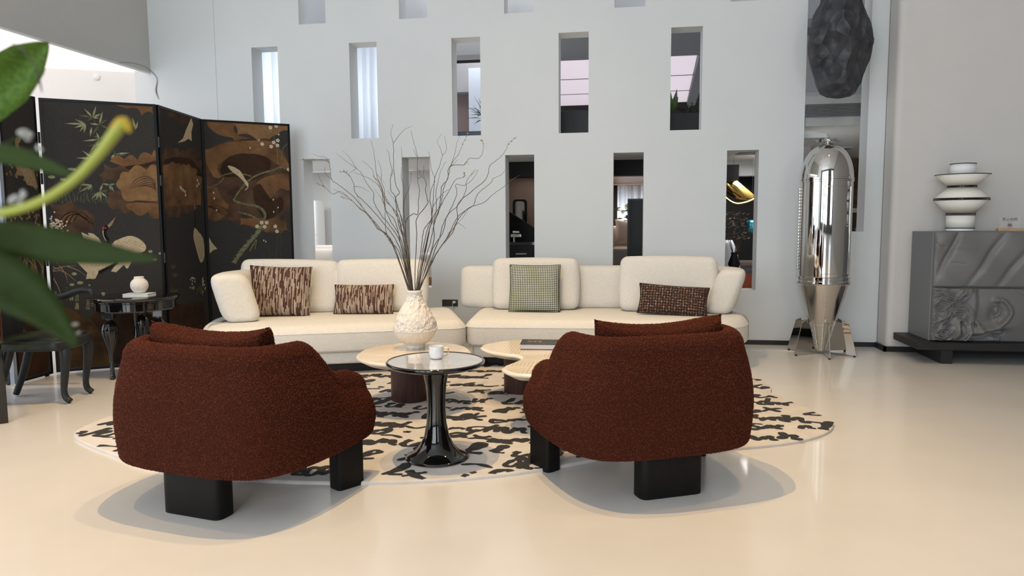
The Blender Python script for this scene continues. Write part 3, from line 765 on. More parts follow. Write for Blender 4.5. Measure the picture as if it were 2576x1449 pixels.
# ================================================================ COFFEE TABLES, VASE, BOOK
TRAV = mat('cream_travertine', (.80, .70, .56), .22, col2=(.66, .55, .42), vscale=5, stretch=(1, 7, 1), coat=.3)
def lattice():
    m = bpy.data.materials.new('lattice_inlay'); m.use_nodes = True; N, L = m.node_tree.nodes, m.node_tree.links; b = N['Principled BSDF']
    b.inputs['Roughness'].default_value = .2; b.inputs['Coat Weight'].default_value = .3
    tc = N.new('ShaderNodeTexCoord'); mp = N.new('ShaderNodeMapping'); mp.inputs['Rotation'].default_value = (0, 0, .785); mp.inputs['Location'].default_value = (.003, .004, .37); L.new(tc.outputs['Object'], mp.inputs[0])
    ck = N.new('ShaderNodeTexChecker'); ck.inputs['Scale'].default_value = 62; ck.inputs[1].default_value = (.82, .73, .60, 1); ck.inputs[2].default_value = (.60, .48, .34, 1); L.new(mp.outputs[0], ck.inputs[0])
    nz = N.new('ShaderNodeTexNoise'); nz.inputs['Scale'].default_value = 3.0; L.new(tc.outputs['Object'], nz.inputs[0])
    rp = N.new('ShaderNodeValToRGB'); rp.color_ramp.elements[0].position = .47; rp.color_ramp.elements[1].position = .50; L.new(nz.outputs['Fac'], rp.inputs[0])
    gr = N.new('ShaderNodeTexNoise'); gr.inputs['Scale'].default_value = 6; mp2 = N.new('ShaderNodeMapping'); mp2.inputs['Scale'].default_value = (1, 9, 1); L.new(tc.outputs['Object'], mp2.inputs[0]); L.new(mp2.outputs[0], gr.inputs[0])
    r2 = N.new('ShaderNodeValToRGB'); r2.color_ramp.elements[0].position = .35; r2.color_ramp.elements[1].position = .65; r2.color_ramp.elements[0].color = (.68, .57, .44, 1); r2.color_ramp.elements[1].color = (.80, .71, .58, 1); L.new(gr.outputs['Fac'], r2.inputs[0])
    mx = N.new('ShaderNodeMixRGB'); L.new(rp.outputs[0], mx.inputs[0]); L.new(r2.outputs[0], mx.inputs[1]); L.new(ck.outputs[0], mx.inputs[2]); L.new(mx.outputs[0], b.inputs['Base Color'])
    return m
TRAV = lattice()
TRAVE = mat('cream_travertine_edge', (.80, .75, .66), .35, col2=(.68, .62, .53), vscale=6, stretch=(1, 1, 9))
DARKW = mat('red_brown_oak', (.075, .032, .025), .45, col2=(.045, .019, .015), vscale=5, stretch=(14, 14, .8), bump=.08, bscale=30)
def top_slab(poly, z1, th):
    i1 = inset(poly, .055)
    rings = [[(p[0], p[1], z1-th) for p in i1], [(p[0], p[1], z1-.020) for p in poly], [(p[0], p[1], z1-.012) for p in poly], [(p[0], p[1], z1) for p in inset(poly, .016)]]
    return MB().loft(rings)
ct = thing('coffee_table', 'round pale travertine coffee table with one brown cylinder leg, under the vase', 'table', (0, 0, 0), 0, 'pair of travertine coffee tables')
cx, cy = -1.405, 4.58
pc = [(cx + .375*math.cos(2*PI*q/64) , cy + .41*math.sin(2*PI*q/64)) for q in range(64)]
top_slab(pc, .38, .05).build('tabletop', TRAVE, ct, auto=.5)
MB().slab(inset(pc, .0165), .3795, .3812, .0).build('top_inlay', TRAV, ct, auto=.3)
MB().slab([(-1.49 + .128*math.cos(2*PI*q/48), 4.735 + .128*math.sin(2*PI*q/48)) for q in range(48)], .0185, .332, .003, 2).build('leg', DARKW, ct)
ct2 = thing('coffee_table', 'boomerang shaped pale travertine coffee table with two brown legs, under the black book', 'table', (0, 0, 0), 0, 'pair of travertine coffee tables')
o2 = [(-1.01, 4.87), (-.93, 4.70), (-.80, 4.605), (-.71, 4.56), (-.665, 4.47), (-.69, 4.33), (-.735, 4.18), (-.70, 4.07), (-.60, 3.985), (-.40, 4.0), (-.20, 4.12), (-.02, 4.35), (.02, 4.65), (-.06, 4.95), (-.25, 5.15), (-.50, 5.24), (-.78, 5.16), (-.95, 5.02)]
o2 = ccw([tuple(p)[:2] for p in spline([(a, b, 0) for a, b in o2], 6, True)])
top_slab(o2, .38, .05).build('tabletop', TRAVE, ct2, auto=.5)
MB().slab(inset(o2, .0165), .3795, .3812, 0).build('top_inlay', TRAV, ct2, auto=.3)
for lx, ly, r_ in ((-.755, 5.08, .125), (-.14, 4.62, .125)):
    MB().slab([(lx + r_*math.cos(2*PI*q/40), ly + r_*math.sin(2*PI*q/40)) for q in range(40)], .0185, .332, .003, 2).build('leg', DARKW, ct2)
# lattice inlay pattern strips on the tops (fine raised ribs read as a woven inlay)
BK = mat('black_cover', (.012, .012, .013), .3); PAGE = mat('page_block', (.62, .60, .60), .8, var=.08, vscale=200, stretch=(1, 1, 8))
bk = thing('book', 'thick black coffee table book lying on the boomerang table', 'book', (-.57, 4.85, .3815), .06)
MB().box(-.145, .145, -.095, .095, .0, .005).build('cover', BK, bk, smooth=False)
MB().box(-.142, .140, -.092, .090, .005, .036).build('pages', PAGE, bk, smooth=False)
cv = MB().box(-.147, .146, -.097, .096, .036, .041).build('cover', BK, bk, smooth=False)
tl = MB()
for k in range(3):
    tl.box(-.10 + k*.035, -.075 + k*.035, -.02, .03, .041, .0413)
for k in range(5): tl.box(-.02 + k*.028, .0 + k*.028, -.055, -.045, .041, .0413)
tl.box(-.11, .09, .052, .056, .041, .0413); tl.box(-.11, .02, -.066, -.060, .041, .0413)
tl.build('cover_print', mat('cover_print_tone', (.20, .14, .09), .4), bk, smooth=False)

PLAS = mat('rough_white_plaster', (.74, .70, .64), .85, bump=.5, bscale=55, bdist=.01)
vs = thing('vase', 'tall rough white plaster vase holding the bare curly branches', 'vase', (-1.437, 4.72, .3815))
prof = spline([(.060, 0, 0), (.066, .012, 0), (.070, .030, 0), (.102, .056, 0), (.134, .094, 0), (.146, .122, 0), (.151, .131, 0), (.145, .160, 0), (.130, .213, 0), (.100, .267, 0), (.068, .320, 0), (.051, .360, 0), (.0485, .378, 0), (.053, .390, 0), (.052, .400, 0), (.044, .402, 0), (.040, .392, 0), (.044, .34, 0)], 9)
n = 180; rings = []
for p in prof:
    ring = []
    for j in range(n):
        a = 2*PI*j/n; d = Vector((math.cos(a), math.sin(a), 0)); q = Vector((d.x*p.x, d.y*p.x, p.y))
        amp = .013 if .14 < p.y < .37 else .0045
        dn = noise.noise(q*38)*.55 + abs(noise.noise(q*70 + Vector((3, 1, 2))))*.8 + noise.noise(q*130)*.35 + noise.noise(q*14)*.2 - .2
        ring.append(tuple(q + d*amp*dn*(1 if p.y < .392 else .3)))
    rings.append(ring)
MB().loft(rings, True, True, False).build('body', PLAS, vs, auto=3)
MB().lathe([(0, .30), (.062, .30)], 24, cap0=False, cap1=False).build('packing', mat('vase_dark', (.03, .028, .025), .9), vs)

# ---- curly willow branches, one by one
BARK = mat('willow_bark', (.085, .068, .050), .8, var=.3, vscale=40)
BUD = mat('pale_bud', (.25, .27, .10), .7)
def zz(p): return (740 + p[0]/4.1548, 370 + p[1]/4.1548)
BR = [
 [(1060,1080),(990,960),(760,690),(640,540),(500,420),(395,340),(380,230),(350,150),(200,125),(75,135)],
 [(1030,1000),(880,850),(790,720),(690,640),(560,520),(480,465),(400,490),(330,430),(240,375)],
 [(1110,1000),(1000,820),(900,700),(830,560),(830,480),(760,380),(700,270),(640,215),(560,160),(440,65)],
 [(1100,1050),(940,800),(730,570),(640,480),(620,380),(580,300),(540,265),(470,255)],
 [(1120,980),(1000,760),(940,600),(900,430),(800,340),(720,300),(625,265)],
 [(1000,960),(870,850),(760,700),(680,640),(600,560),(490,515)],
 [(1130,900),(1060,700),(950,520),(900,380),(840,320),(810,230),(720,145)],
 [(1130,900),(1080,700),(960,560),(900,400),(860,280),(840,100),(820,0),(802,-71)],
 [(1110,1000),(1050,760),(960,660),(940,450),(910,350),(910,240),(880,140)],
 [(1150,900),(1060,540),(1010,450),(1010,300),(1025,240),(1000,150),(990,60),(960,25)],
 [(1150,1000),(1090,800),(1060,540),(1100,480),(1060,380),(1040,200),(1040,20),(1030,-60),(1010,-140),(1033,-241)],
 [(1150,900),(1140,560),(1150,450),(1120,300),(1130,150),(1117,0)],
 [(1190,1100),(1160,800),(1240,700),(1290,700),(1300,560),(1310,450),(1290,330),(1290,120),(1270,20),(1240,-90),(1222,-171)],
 [(1170,900),(1150,560),(1200,440),(1220,340),(1225,270)],
 [(1280,900),(1280,750),(1390,600),(1390,540),(1370,440),(1380,380),(1350,300),(1355,240),(1350,200)],
 [(1370,950),(1440,720),(1420,560),(1430,450),(1470,340),(1430,220),(1415,90),(1400,45)],
 [(1380,1000),(1430,800),(1450,600),(1460,450),(1470,320),(1520,200),(1550,90),(1590,30),(1573,-114)],
 [(1400,900),(1480,700),(1480,480),(1500,380),(1530,250),(1590,150)],
 [(1390,1000),(1440,760),(1530,600),(1560,450),(1600,330),(1640,190),(1660,150),(1720,70),(1760,-30),(1814,-140)],
 [(1450,1020),(1460,800),(1520,640),(1540,420),(1600,340),(1620,210),(1700,185),(1780,185),(1830,120),(1930,115),(1970,50),(1975,-40),(1950,-72)],
 [(1440,1200),(1560,1000),(1700,790),(1710,600),(1860,460),(1990,350),(2030,270),(2050,190),(2150,110),(2220,20),(2240,-40),(2320,-102)],
 [(1470,1150),(1600,940),(1720,720),(1870,610),(1920,490),(2060,370),(2080,330),(2160,290),(2205,240)],
 [(1480,1120),(1650,900),(1700,780),(1820,640),(1980,580),(2070,500),(2210,400),(2290,330),(2360,295)],
 [(1450,1060),(1550,900),(1600,720),(1720,600),(1790,470),(1800,370),(1840,300),(1890,230)],
 [(1500,1000),(1560,800),(1660,600),(1700,480),(1690,390),(1780,400),(1870,330),(1925,235)],
 [(1420,1000),(1480,740),(1560,560),(1640,420),(1690,340),(1770,310),(1780,260)],
 [(1090,1090),(1000,990),(960,870),(950,700),(940,560),(900,430),(830,300)],
 [(1200,1120),(1170,980),(1120,850),(1130,760),(1080,640),(1050,560),(975,450)],
 [(1330,1050),(1360,860),(1430,760),(1440,650),(1490,560),(1560,480),(1620,440)],
]
TW = {0: [[(395,340),(330,280),(320,210)], [(375,170),(330,105),(260,95),(190,65)]], 1: [[(330,430),(290,370),(255,300),(250,270)], [(560,520),(480,480),(400,430)]],
 2: [[(640,215),(600,150),(550,80),(495,30)], [(620,215),(570,250),(540,265)]], 3: [[(580,300),(530,260),(510,220)], [(640,410),(720,420),(800,470)]], 4: [[(940,600),(900,520),(840,440)]],
 5: [[(760,700),(690,590),(640,480)]], 6: [[(900,380),(820,300)]], 7: [[(860,280),(900,330),(945,380)]], 9: [[(1010,300),(1030,270),(1020,230)]], 10: [[(1035,-40),(1100,-130),(1160,-190),(1237,-224)]],
 12: [[(1290,100),(1260,60),(1255,20)], [(1310,330),(1350,300),(1310,220)]], 16: [[(1550,90),(1525,10),(1495,-60),(1537,-135)]], 18: [[(1640,190),(1680,60),(1700,-40),(1740,-130)], [(1600,200),(1680,120)]],
 19: [[(1780,185),(1800,150),(1830,190)], [(1640,190),(1650,140)]], 20: [[(1700,790),(1760,820),(1795,860)]], 23: [[(1840,300),(1920,235)]], 14: [[(1350,300),(1300,260),(1310,220)]], 22: [[(1820,640),(1760,740),(1600,910)]]}
rb = random.Random(3)
ON = 'first second third fourth fifth sixth seventh eighth ninth tenth eleventh twelfth thirteenth fourteenth fifteenth sixteenth seventeenth eighteenth nineteenth twentieth'.split()
ON += ['twenty ' + q for q in ON[:10]]
ORD = {i: ON[k] for k, i in enumerate(sorted(range(len(BR)), key=lambda i: BR[i][-1][0]))}
for i, path in enumerate(BR):
    off = rb.uniform(-.28, .30); k = len(path)
    a = rb.uniform(0, 2*PI); nx = (1042 - 740)*4.1548
    nk = zz((nx + (path[0][0] - nx)*.22, 1500)); pts = []
    base = atY(*nk, 4.72 + .018*math.sin(a))
    foot = Vector((-1.437 + .02*math.cos(a), 4.72 + .02*math.sin(a), .70))
    pts = [foot, base] 
    total = k
    dn = random.Random(i*11+1)
    for j, q in enumerate(path):
        s_ = (j + 1)/total
        pts.append(atY(*zz(q), 4.72 + off*s_))
    sp = spline(pts, 6); n_ = len(sp)
    sp = [p + Vector((dn.uniform(-1, 1), dn.uniform(-1, 1), dn.uniform(-.5, .5)))*.0022*min(1, q/6) for q, p in enumerate(sp)]
    rad = [.0034*(1 - .72*q/(n_-1)) for q in range(n_)]
    o = MB().tube(sp, rad, 6).build('willow_branch', BARK, auto=3)
    tag(o, 'bare curly willow branch in the rough white vase, its tip ' + ORD[i] + ' from the left', 'branch', 'willow branches in the vase')
    for tw in TW.get(i, []):
        tp = [atY(*zz(q), 4.72 + off*max(.3, (1 - (q[1]+240)/1500))) for q in tw]
        # start on the branch itself
        near = min(sp, key=lambda s_: (s_ - tp[0]).length); dlt = near - tp[0]
        tp = [p + dlt for p in tp]
        sp2 = spline(tp, 6); MB().tube(sp2, [.0016*(1 - .6*q/(len(sp2)-1)) for q in range(len(sp2))], 5).build('twig', BARK, o, auto=3)
    if i in (0, 1, 3, 19, 20, 18, 25, 5):
        bd = MB()
        for q in range(4):
            c = sp[-1 - q*2]; bd.rbox(.006, .006, .014, .003, Matrix.Translation(c + Vector((rb.uniform(-.006, .006), 0, rb.uniform(-.006, .006)))) @ Euler((rb.random()*3, rb.random()*3, 0)).to_matrix().to_4x4(), 2)
        bd.build('buds', BUD, o)['kind'] = 'stuff'
# ================================================================ FOLDING SCREEN
LACQ = mat('black_lacquer_frame', (.005, .005, .006), .4, spec=.25)
LINEN = mat('charcoal_painted_ground', (.043, .040, .037), .9, var=.25, vscale=220, spec=.05, bump=.12, bscale=300, bdist=.002)
BRZ = mat('bronze_cloud', (.22, .115, .052), .85, spec=.08, col2=(.085, .046, .025), vscale=5)
BRZ2 = mat('brown_cloud', (.115, .066, .040), .85, spec=.08, col2=(.045, .028, .020), vscale=6)
BRZ3 = mat('ochre_cloud', (.26, .15, .07), .85, spec=.08, col2=(.16, .085, .04), vscale=9)
UMB = mat('umber_wash', (.030, .018, .013), .85, spec=.08, col2=(.055, .030, .018), vscale=7)
HILL = mat('ochre_hill', (.11, .06, .022), .85, spec=.08, col2=(.028, .020, .014), vscale=4)
OLIVE = mat('olive_leaf_paint', (.23, .23, .13), .85, spec=.08, var=.3, vscale=25)
OLIVED = mat('dark_olive_paint', (.085, .09, .045), .85, spec=.08, var=.3, vscale=25)
CREAMP = mat('cream_plumage_paint', (.52, .42, .26), .6, col2=(.40, .30, .17), vscale=40)
CREAMD = mat('plumage_line_paint', (.25, .17, .085), .6)
TANP = mat('tan_reed_paint', (.24, .155, .075), .6, var=.3, vscale=20)
REDP = mat('red_crown_paint', (.22, .018, .02), .6)
INK = mat('ink_paint', (.012, .011, .011), .85, spec=.08)
PETAL = mat('petal_paint', (.60, .50, .38), .6)
MOSS = mat('mossy_bark_paint', (.075, .075, .040), .85, spec=.08, col2=(.20, .19, .10), vscale=30)
SH = 2.27
screen = thing('folding_screen', 'black folding screen painted with bronze clouds, cranes and blossom, in the left corner', 'folding screen', (-4.3, 5.7, 0))
class Panel:
    def __init__(s, p0, p1, edge=None):
        s.p0 = Vector((*p0, 0)); d = Vector((*p1, 0)) - s.p0; s.w = d.length; s.u = d.normalized(); s.n = Vector((s.u.y, -s.u.x, 0))
        mb = MB().box(.018, s.w-.018, .003, .026, .035, SH-.02)
        s.o = mb.build('panel', LINEN, screen, smooth=False)
        s.o.location = s.p0 - Vector((-4.3, 5.7, 0)); s.o.rotation_euler = (0, 0, math.atan2(s.u.y, s.u.x))
        fr = MB(); frame_box(fr, 0, s.w, .012, SH, -.001, .030, .02); fr.build('frame', LACQ, s.o, smooth=False)
        for x in (.05, s.w-.05): MB().rbox(.03, .02, .012, .003, T(x, .015, .006)).build('foot', LACQ, s.o)
        s.lay = {}
    def pt(s, x, y):
        q = atP(x, y, s.p0, s.n); v = q - s.p0
        return (min(max(v.dot(s.u), .021), s.w-.021), min(max(q.z, .037), SH-.022))
    def poly(s, pts, m, lv, name, sm=0):
        P = [s.pt(*p) for p in pts]
        if sm: P = [(q.x, q.y) for q in spline([(a, b, 0) for a, b in P], sm, True)]
        P = [(min(max(a, .021), s.w-.021), min(max(b, .037), SH-.022)) for a, b in P]
        s.add(P, m, lv, name)
    def add(s, P, m, lv, name):
        Q = []
        for a in P:
            if not Q or (abs(a[0]-Q[-1][0]) + abs(a[1]-Q[-1][1])) > 1e-5: Q.append(a)
        if len(Q) < 3: return
        P = ccw(Q); key = (name, m.name, len(s.lay) if name == 'painted_cloud' else 0); mb = s.lay.setdefault(key, (MB(), m))[0]
        mb.add([(a, .003 - .0003*lv, b) for a, b in P], [tuple(range(len(P)))])
    def leaf(s, b, t, w, m, lv, name):
        b = Vector(s.pt(*b)); t = Vector(s.pt(*t)); d = t - b; n = Vector((-d.y, d.x)).normalized()*w
        s.add([tuple(b), tuple(b + d*.3 - n*.8), tuple(b + d*.5 - n), tuple(t), tuple(b + d*.45 + n), tuple(b + d*.2 + n*.6)], m, lv, name)
    def line(s, pts, w, m, lv, name, w2=None, smn=4):
        P = [s.pt(*p) for p in pts]; sp = spline([(a, b, 0) for a, b in P], smn); k = len(sp); A = []; B = []
        for i, p in enumerate(sp):
            t = (sp[min(i+1, k-1)] - sp[max(i-1, 0)])
            if t.length < 1e-7: continue
            t.normalize(); n = Vector((-t.y, t.x, 0)); ww = w + ((w2 if w2 is not None else w) - w)*i/(k-1)
            ww *= .8 + .45*noise.noise(p*40)
            A.append(p + n*ww); B.append(p - n*ww)
        for i in range(len(A)-1):
            q = [A[i], A[i+1], B[i+1], B[i]]
            s.add([(min(max(v.x, .021), s.w-.021), min(max(v.y, .037), SH-.022)) for v in q], m, lv, name)
    def dot(s, c, rx, ry, m, lv, name, n=10, px=True):
        a = s.pt(*c) if px else c
        s.add([(min(max(a[0] + rx*math.cos(2*PI*q/n), .021), s.w-.021), a[1] + ry*math.sin(2*PI*q/n)) for q in range(n)], m, lv, name)
    def bloom(s, c, r, lv=14):
        a = s.pt(*c)
        for q in range(5):
            t = 2*PI*q/5 + c[0]; s.dot((a[0] + r*.62*math.cos(t), a[1] + r*.62*math.sin(t)), r*.5, r*.5, PETAL, lv, 'painted_blossom', 8, False)
        s.dot(a, r*.28, r*.28, CREAMD, lv+1, 'painted_blossom', 6, False)
    def done(s):
        for (nm, mn, q_), (mb, m) in s.lay.items():
            o = mb.build(nm, m, s.o, smooth=False)
            if len(mb.f) > 1: o['kind'] = 'stuff'
PA = Panel((-4.70, 4.83), (-4.71, 5.195)); PB = Panel((-4.715, 5.233), (-4.01, 5.715)); PC = Panel((-4.006, 5.738), (-4.142, 6.588)); PD = Panel((-4.148, 6.600), (-3.475, 7.11))
PE = Panel((-5.35, 4.95), (-4.74, 4.80))
ed = MB().box(-.001, .030, -.004, .034, .0125, SH).build('edge_strip', mat('edge_sheen_grey', (.30, .34, .41), .35), PA.o, smooth=False); ed.location = (-.031, 0, 0); ed['label'] = 'panel edge with its daylight sheen painted pale grey'  # edge of the black frame; the daylight it reflects is put into the grey
for P_ in (PB, PC):
    for z in (.28, .95, 1.62, 1.95):
        MB().lathe([(.009, -.045), (.009, .045)], 10, (-.012 if P_ is PC else -.012, .004, z)).build('hinge', mat('dark_hinge', (.05, .045, .04), .3, .8), P_.o)
F_ = lambda l: [(x/3.6214, 200 + y/3.6214) for x, y in l]
F2 = lambda l: [(x/3.6214, 580 + y/3.6214) for x, y in l]
G_ = lambda l: [(380 + x/2.415, 230 + y/2.415) for x, y in l]
def bumps(pts, k=.12):
    """scalloped line: each span becomes an outward arc (points in pixels)"""
    o = []
    for i in range(len(pts)-1):
        a, b = Vector(pts[i]), Vector(pts[i+1]); d = b - a; n = Vector((d.y, -d.x))
        for q in range(6):
            t = q/6; o.append(tuple(a + d*t + n*math.sin(PI*t)*k*2))
    o.append(tuple(pts[-1])); return o
N1 = 'painted_cloud'
# --- panel B
PB.poly(bumps(F_([(1412,225),(1412,322),(1290,327),(1160,268)]), -.14) + F_([(1050,212)]), BRZ, 1, N1)
PB.poly(bumps(F_([(1100,985),(930,945),(888,870),(940,760),(1130,735),(1255,725),(1385,660),(1452,640)]), -.16) + F_([(1452,900)]), BRZ2, 1, N1)
PB.poly(bumps(F_([(1000,745),(1130,725),(1252,735),(1385,690),(1452,650)]), .18) + F_([(1452,770),(1300,780),(1120,790)]), BRZ, 2, N1)
PB.poly(F_([(1150,790),(1300,770),(1445,740),(1445,800),(1330,800),(1180,825)]), UMB, 3, N1, 3)
PB.poly(bumps(F_([(1452,1262),(1350,1205),(1200,1190),(1085,1180),(980,1095),(1060,1015)]), .16) + F_([(1200,980),(1452,1000)]), BRZ2, 3, N1)
PB.poly(bumps(F_([(1452,1262),(1350,1205),(1205,1190),(1150,1130)]), .15) + F_([(1250,1120),(1452,1130)]), BRZ, 4, N1)
PB.poly(bumps(F_([(1240,1100),(1100,1010),(1088,900),(1170,845),(1335,825),(1455,800)]), .17) + F_([(1455,1110)]), BRZ3, 5, N1)
for k in range(7):
    PB.line(F_([(1180+k*22,1000-k*6),(1230+k*24,920+k*10),(1330+k*14,880+k*20),(1420,930+k*14)]), .004, BRZ2, 6, 'painted_swirl')
PB.poly(bumps(F_([(460,1440),(450,1130),(650,1090),(790,1190),(895,1230),(850,1370),(740,1405),(640,1440)]), -.08), BRZ2, 1, N1)
for k in range(7):
    PB.line(F_([(520+k*25,1400-k*20),(560+k*30,1260-k*8),(680+k*24,1210+k*12),(800+k*8,1290+k*8)]), .007, BRZ if k % 2 else UMB, 2, 'painted_swirl')
rp = random.Random(2)
for k in range(70):
    x, y = 455 + abs(rp.gauss(0, .5))*150, 1300 + rp.gauss(30, 38)
    if x < 620: PB.dot(F_([(x, y)])[0], .007, .007, PETAL if k % 3 else CREAMP, 3 + k % 4, 'painted_blossom', 6)
Lf = [((845,345),[(765,265),(875,240),(710,325),(925,310),(795,375),(900,352)]), ((780,405),[(585,400),(680,362),(675,442),(725,476),(765,490)]), ((905,410),[(935,288),(978,360),(1003,455),(838,512),(815,402)]),
      ((835,432),[(820,525)]), ((905,545),[(750,562),(845,508),(878,480),(822,655),(995,490)]), ((940,570),[(800,610),(850,612),(1010,490),(960,640)]), ((850,720),[(688,714),(745,645),(755,785),(930,650),(860,790)]),
      ((1195,445),[(1145,342),(1120,455)]), ((1235,458),[(1205,342),(1256,380)]), ((1045,680),[(1185,668),(1145,697),(1040,640),(1010,720)]), ((910,1018),[(830,1088),(872,1100),(922,1105),(978,1078),(1000,1010),(935,950)]),
      ((840,960),[(830,1030),(730,960),(715,1030),(800,1010)]), ((1000,960),[(1040,1020),(1010,1010),(930,950),(1050,950)]), ((740,960),[(720,1020),(780,930)])]
for b, ts in Lf:
    for t in ts: PB.leaf(F_([b])[0], F_([t])[0], .0085, OLIVE if (t[0]+t[1]) % 3 else OLIVED, 7 if (t[0] % 2) else 8, 'painted_bamboo')
PB.line(F_([(845,345),(905,460),(920,560),(960,640),(1020,720)]), .0015, OLIVED, 6, 'painted_bamboo')
for c, rx, ry in [((655,818),.032,.012),((470,888),.026,.013),((575,910),.024,.012)]: PB.dot(F_([c])[0], rx, ry, OLIVE, 4, 'painted_lily_pad', 14)
for c, rx, ry in [((1370,190),.017,.013),((1410,263),.017,.011),((1455,208),.010,.011),((1275,230),.022,.016),((675,395),.020,.013),((655,493),.018,.012),((730,475),.023,.014),((815,497),.008,.008),((940,573),.015,.011)]:
    PB.dot(F2([c])[0], rx, ry, OLIVE, 4, 'painted_lily_pad', 14)
for k in range(44):
    x0 = 440 + k*14; PB.line(F_([(x0, 1120+rp.uniform(-20, 20)), (x0 + rp.uniform(-25, 5), 1050+rp.uniform(-20, 20)), (x0 + rp.uniform(-60, 40), 990+rp.uniform(-10, 60))]), .0012, OLIVE if k % 2 else OLIVED, 3, 'painted_grass', .0004, 2)
CN = 'painted_crane'
PB.poly(F2([(700,285),(740,330),(795,385),(783,442),(822,437),(836,442),(868,438),(903,368),(965,348),(1030,300),(1060,260),(1050,130),(940,140),(900,70),(850,28),(800,20),(812,45),(740,15),(760,70),(732,95),(755,130),(725,180),(700,230)]), CREAMP, 5, CN)
PB.poly(F2([(1020,125),(1080,80),(1150,53),(1210,50),(1272,78),(1312,112),(1332,150),(1318,186),(1270,205),(1180,230),(1060,270),(1010,300)]), CREAMP, 6, CN, 2)
PB.poly(F2([(1010,372),(1060,380),(1128,312),(1152,346),(1166,344),(1195,290),(1200,250),(1100,260),(1060,300)]), CREAMP, 6, CN)
for k in range(17):
    PB.leaf(F2([(900+k*10, 360-k*5)])[0], F2([(905+k*11, 405-k*6)])[0], .006, INK, 7, CN)
for r_ in range(7):
    for q in range(9):
        c = (1070 + q*28, 95 + r_*25 + (q % 2)*12)
        if (c[0]-1200)**2/130**2 + (c[1]-140)**2/85**2 < .9:
            PB.line(F2([(c[0]-12, c[1]), (c[0], c[1]+12), (c[0]+12, c[1])]), .0013, CREAMD, 8, CN, None, 3)
for r_ in range(9):
    for q in range(10):
        c = (730 + q*32 + (r_ % 2)*14, 120 + r_*28)
        if c[1] < 330 - abs(c[0]-900)*.2 and c[0] < 1030: PB.line(F2([(c[0]-11, c[1]), (c[0], c[1]+11), (c[0]+11, c[1])]), .0012, CREAMD, 8, CN, None, 3)
PB.line(F_([(962,1372),(955,1410),(985,1470),(1010,1530)]), .010, INK, 7, CN, .017)
PB.line(F_([(938,1372),(942,1420),(966,1470)]), .0045, CREAMP, 8, CN, .003)
PB.poly(F_([(930,1370),(932,1345),(950,1328),(985,1335),(990,1355),(960,1378)]), INK, 8, CN, 2)
PB.poly(F_([(930,1365),(932,1345),(950,1330),(956,1352),(945,1372)]), REDP, 9, CN)
PB.poly(F_([(978,1330),(1055,1250),(1020,1325),(990,1352)]), TANP, 9, CN)
PB.dot(F_([(965,1353)])[0], .004, .004, CREAMP, 10, CN, 8)
for a in [((465,255),(530,310)),((480,330),(690,460)),((540,320),(620,480)),((610,325),(800,430)),((470,430),(565,620)),((480,355),(690,320)),((470,370),(600,390))]:
    PB.line(F2([a[0], ((a[0][0]+a[1][0])/2+12, (a[0][1]+a[1][1])/2-12), a[1]]), .0055, TANP, 5, 'painted_reed', .0012)
def fern(P_, conv, x, y, h_, m):
    for k in range(7):
        t = k/7; yy = y - h_*t
        for s_ in (-1, 1): P_.leaf(conv([(x + math.sin(t*2)*8, yy)])[0], conv([(x + s_*22*(1 - t*.5), yy - 14)])[0], .0032, m, 4, 'painted_fern')
for x, y, h_ in [(500,640,85),(540,655,70),(600,640,130),(650,640,60),(700,645,80),(430,660,120),(400,600,60),(800,720,90),(850,690,120),(880,740,90),(700,720,60),(820,640,80),(1310,760,60),(1370,760,80),(1420,750,70),(1460,760,50)]:
    fern(PB if x > 445 else PA, F2, x, y, h_, OLIVE if x % 3 else OLIVED)
PB.poly(F2([(500,1000),(500,760),(560,698),(640,712),(740,780),(850,850),(960,920),(1045,990),(1060,1250),(500,1290)]), HILL, 1, 'painted_hill', 3)
PB.poly(F2([(820,800),(900,745),(1020,735),(1200,760),(1490,800),(1490,1240),(1060,1240),(900,900)]), UMB, 1.5, 'painted_hill', 3)
# --- panel A
for k in range(60):
    x, y = 60 + rp.random()*320, rp.choice([rp.gauss(840, 50), rp.gauss(1180, 60), rp.gauss(1290, 50)])
    PA.dot(F_([(x, y)])[0], .010, .013, BRZ3 if k % 2 else TANP, 2 + k % 4, 'painted_blossom', 7)
PA.poly(F_([(135,555),(150,525),(185,530),(190,560),(170,585),(185,680),(215,770),(310,830),(345,980),(330,1010),(300,970),(250,960),(215,880),(140,870),(165,800),(150,690)]), TANP, 7, CN)
PA.poly(F_([(265,690),(300,675),(350,700),(358,755),(310,760)]), BRZ2, 6, CN, 2)
for k in range(9): PA.line(F_([(190+k*10,810),(225+k*10,890),(245+k*11,960+k*4)]), .0025, CREAMP, 8, CN, .001)
for k in range(16):
    x0 = 130 + rp.random()*280; PA.line(F2([(x0, 470+rp.random()*60), (x0 + rp.uniform(-30, 30), 330), (x0 + rp.uniform(-80, 60), 200 + rp.random()*80)]), .009, TANP, 5, 'painted_reed', .003)
for k in range(8): PA.line(F_([(100+k*25,1380),(130+k*22,1200),(100+k*25,900+k*30)]), .003, OLIVED, 4, 'painted_reed', .001)
PA.poly(F2([(120,700),(250,690),(440,720),(440,1290),(120,1380)]), UMB, 1, 'painted_hill', 2)
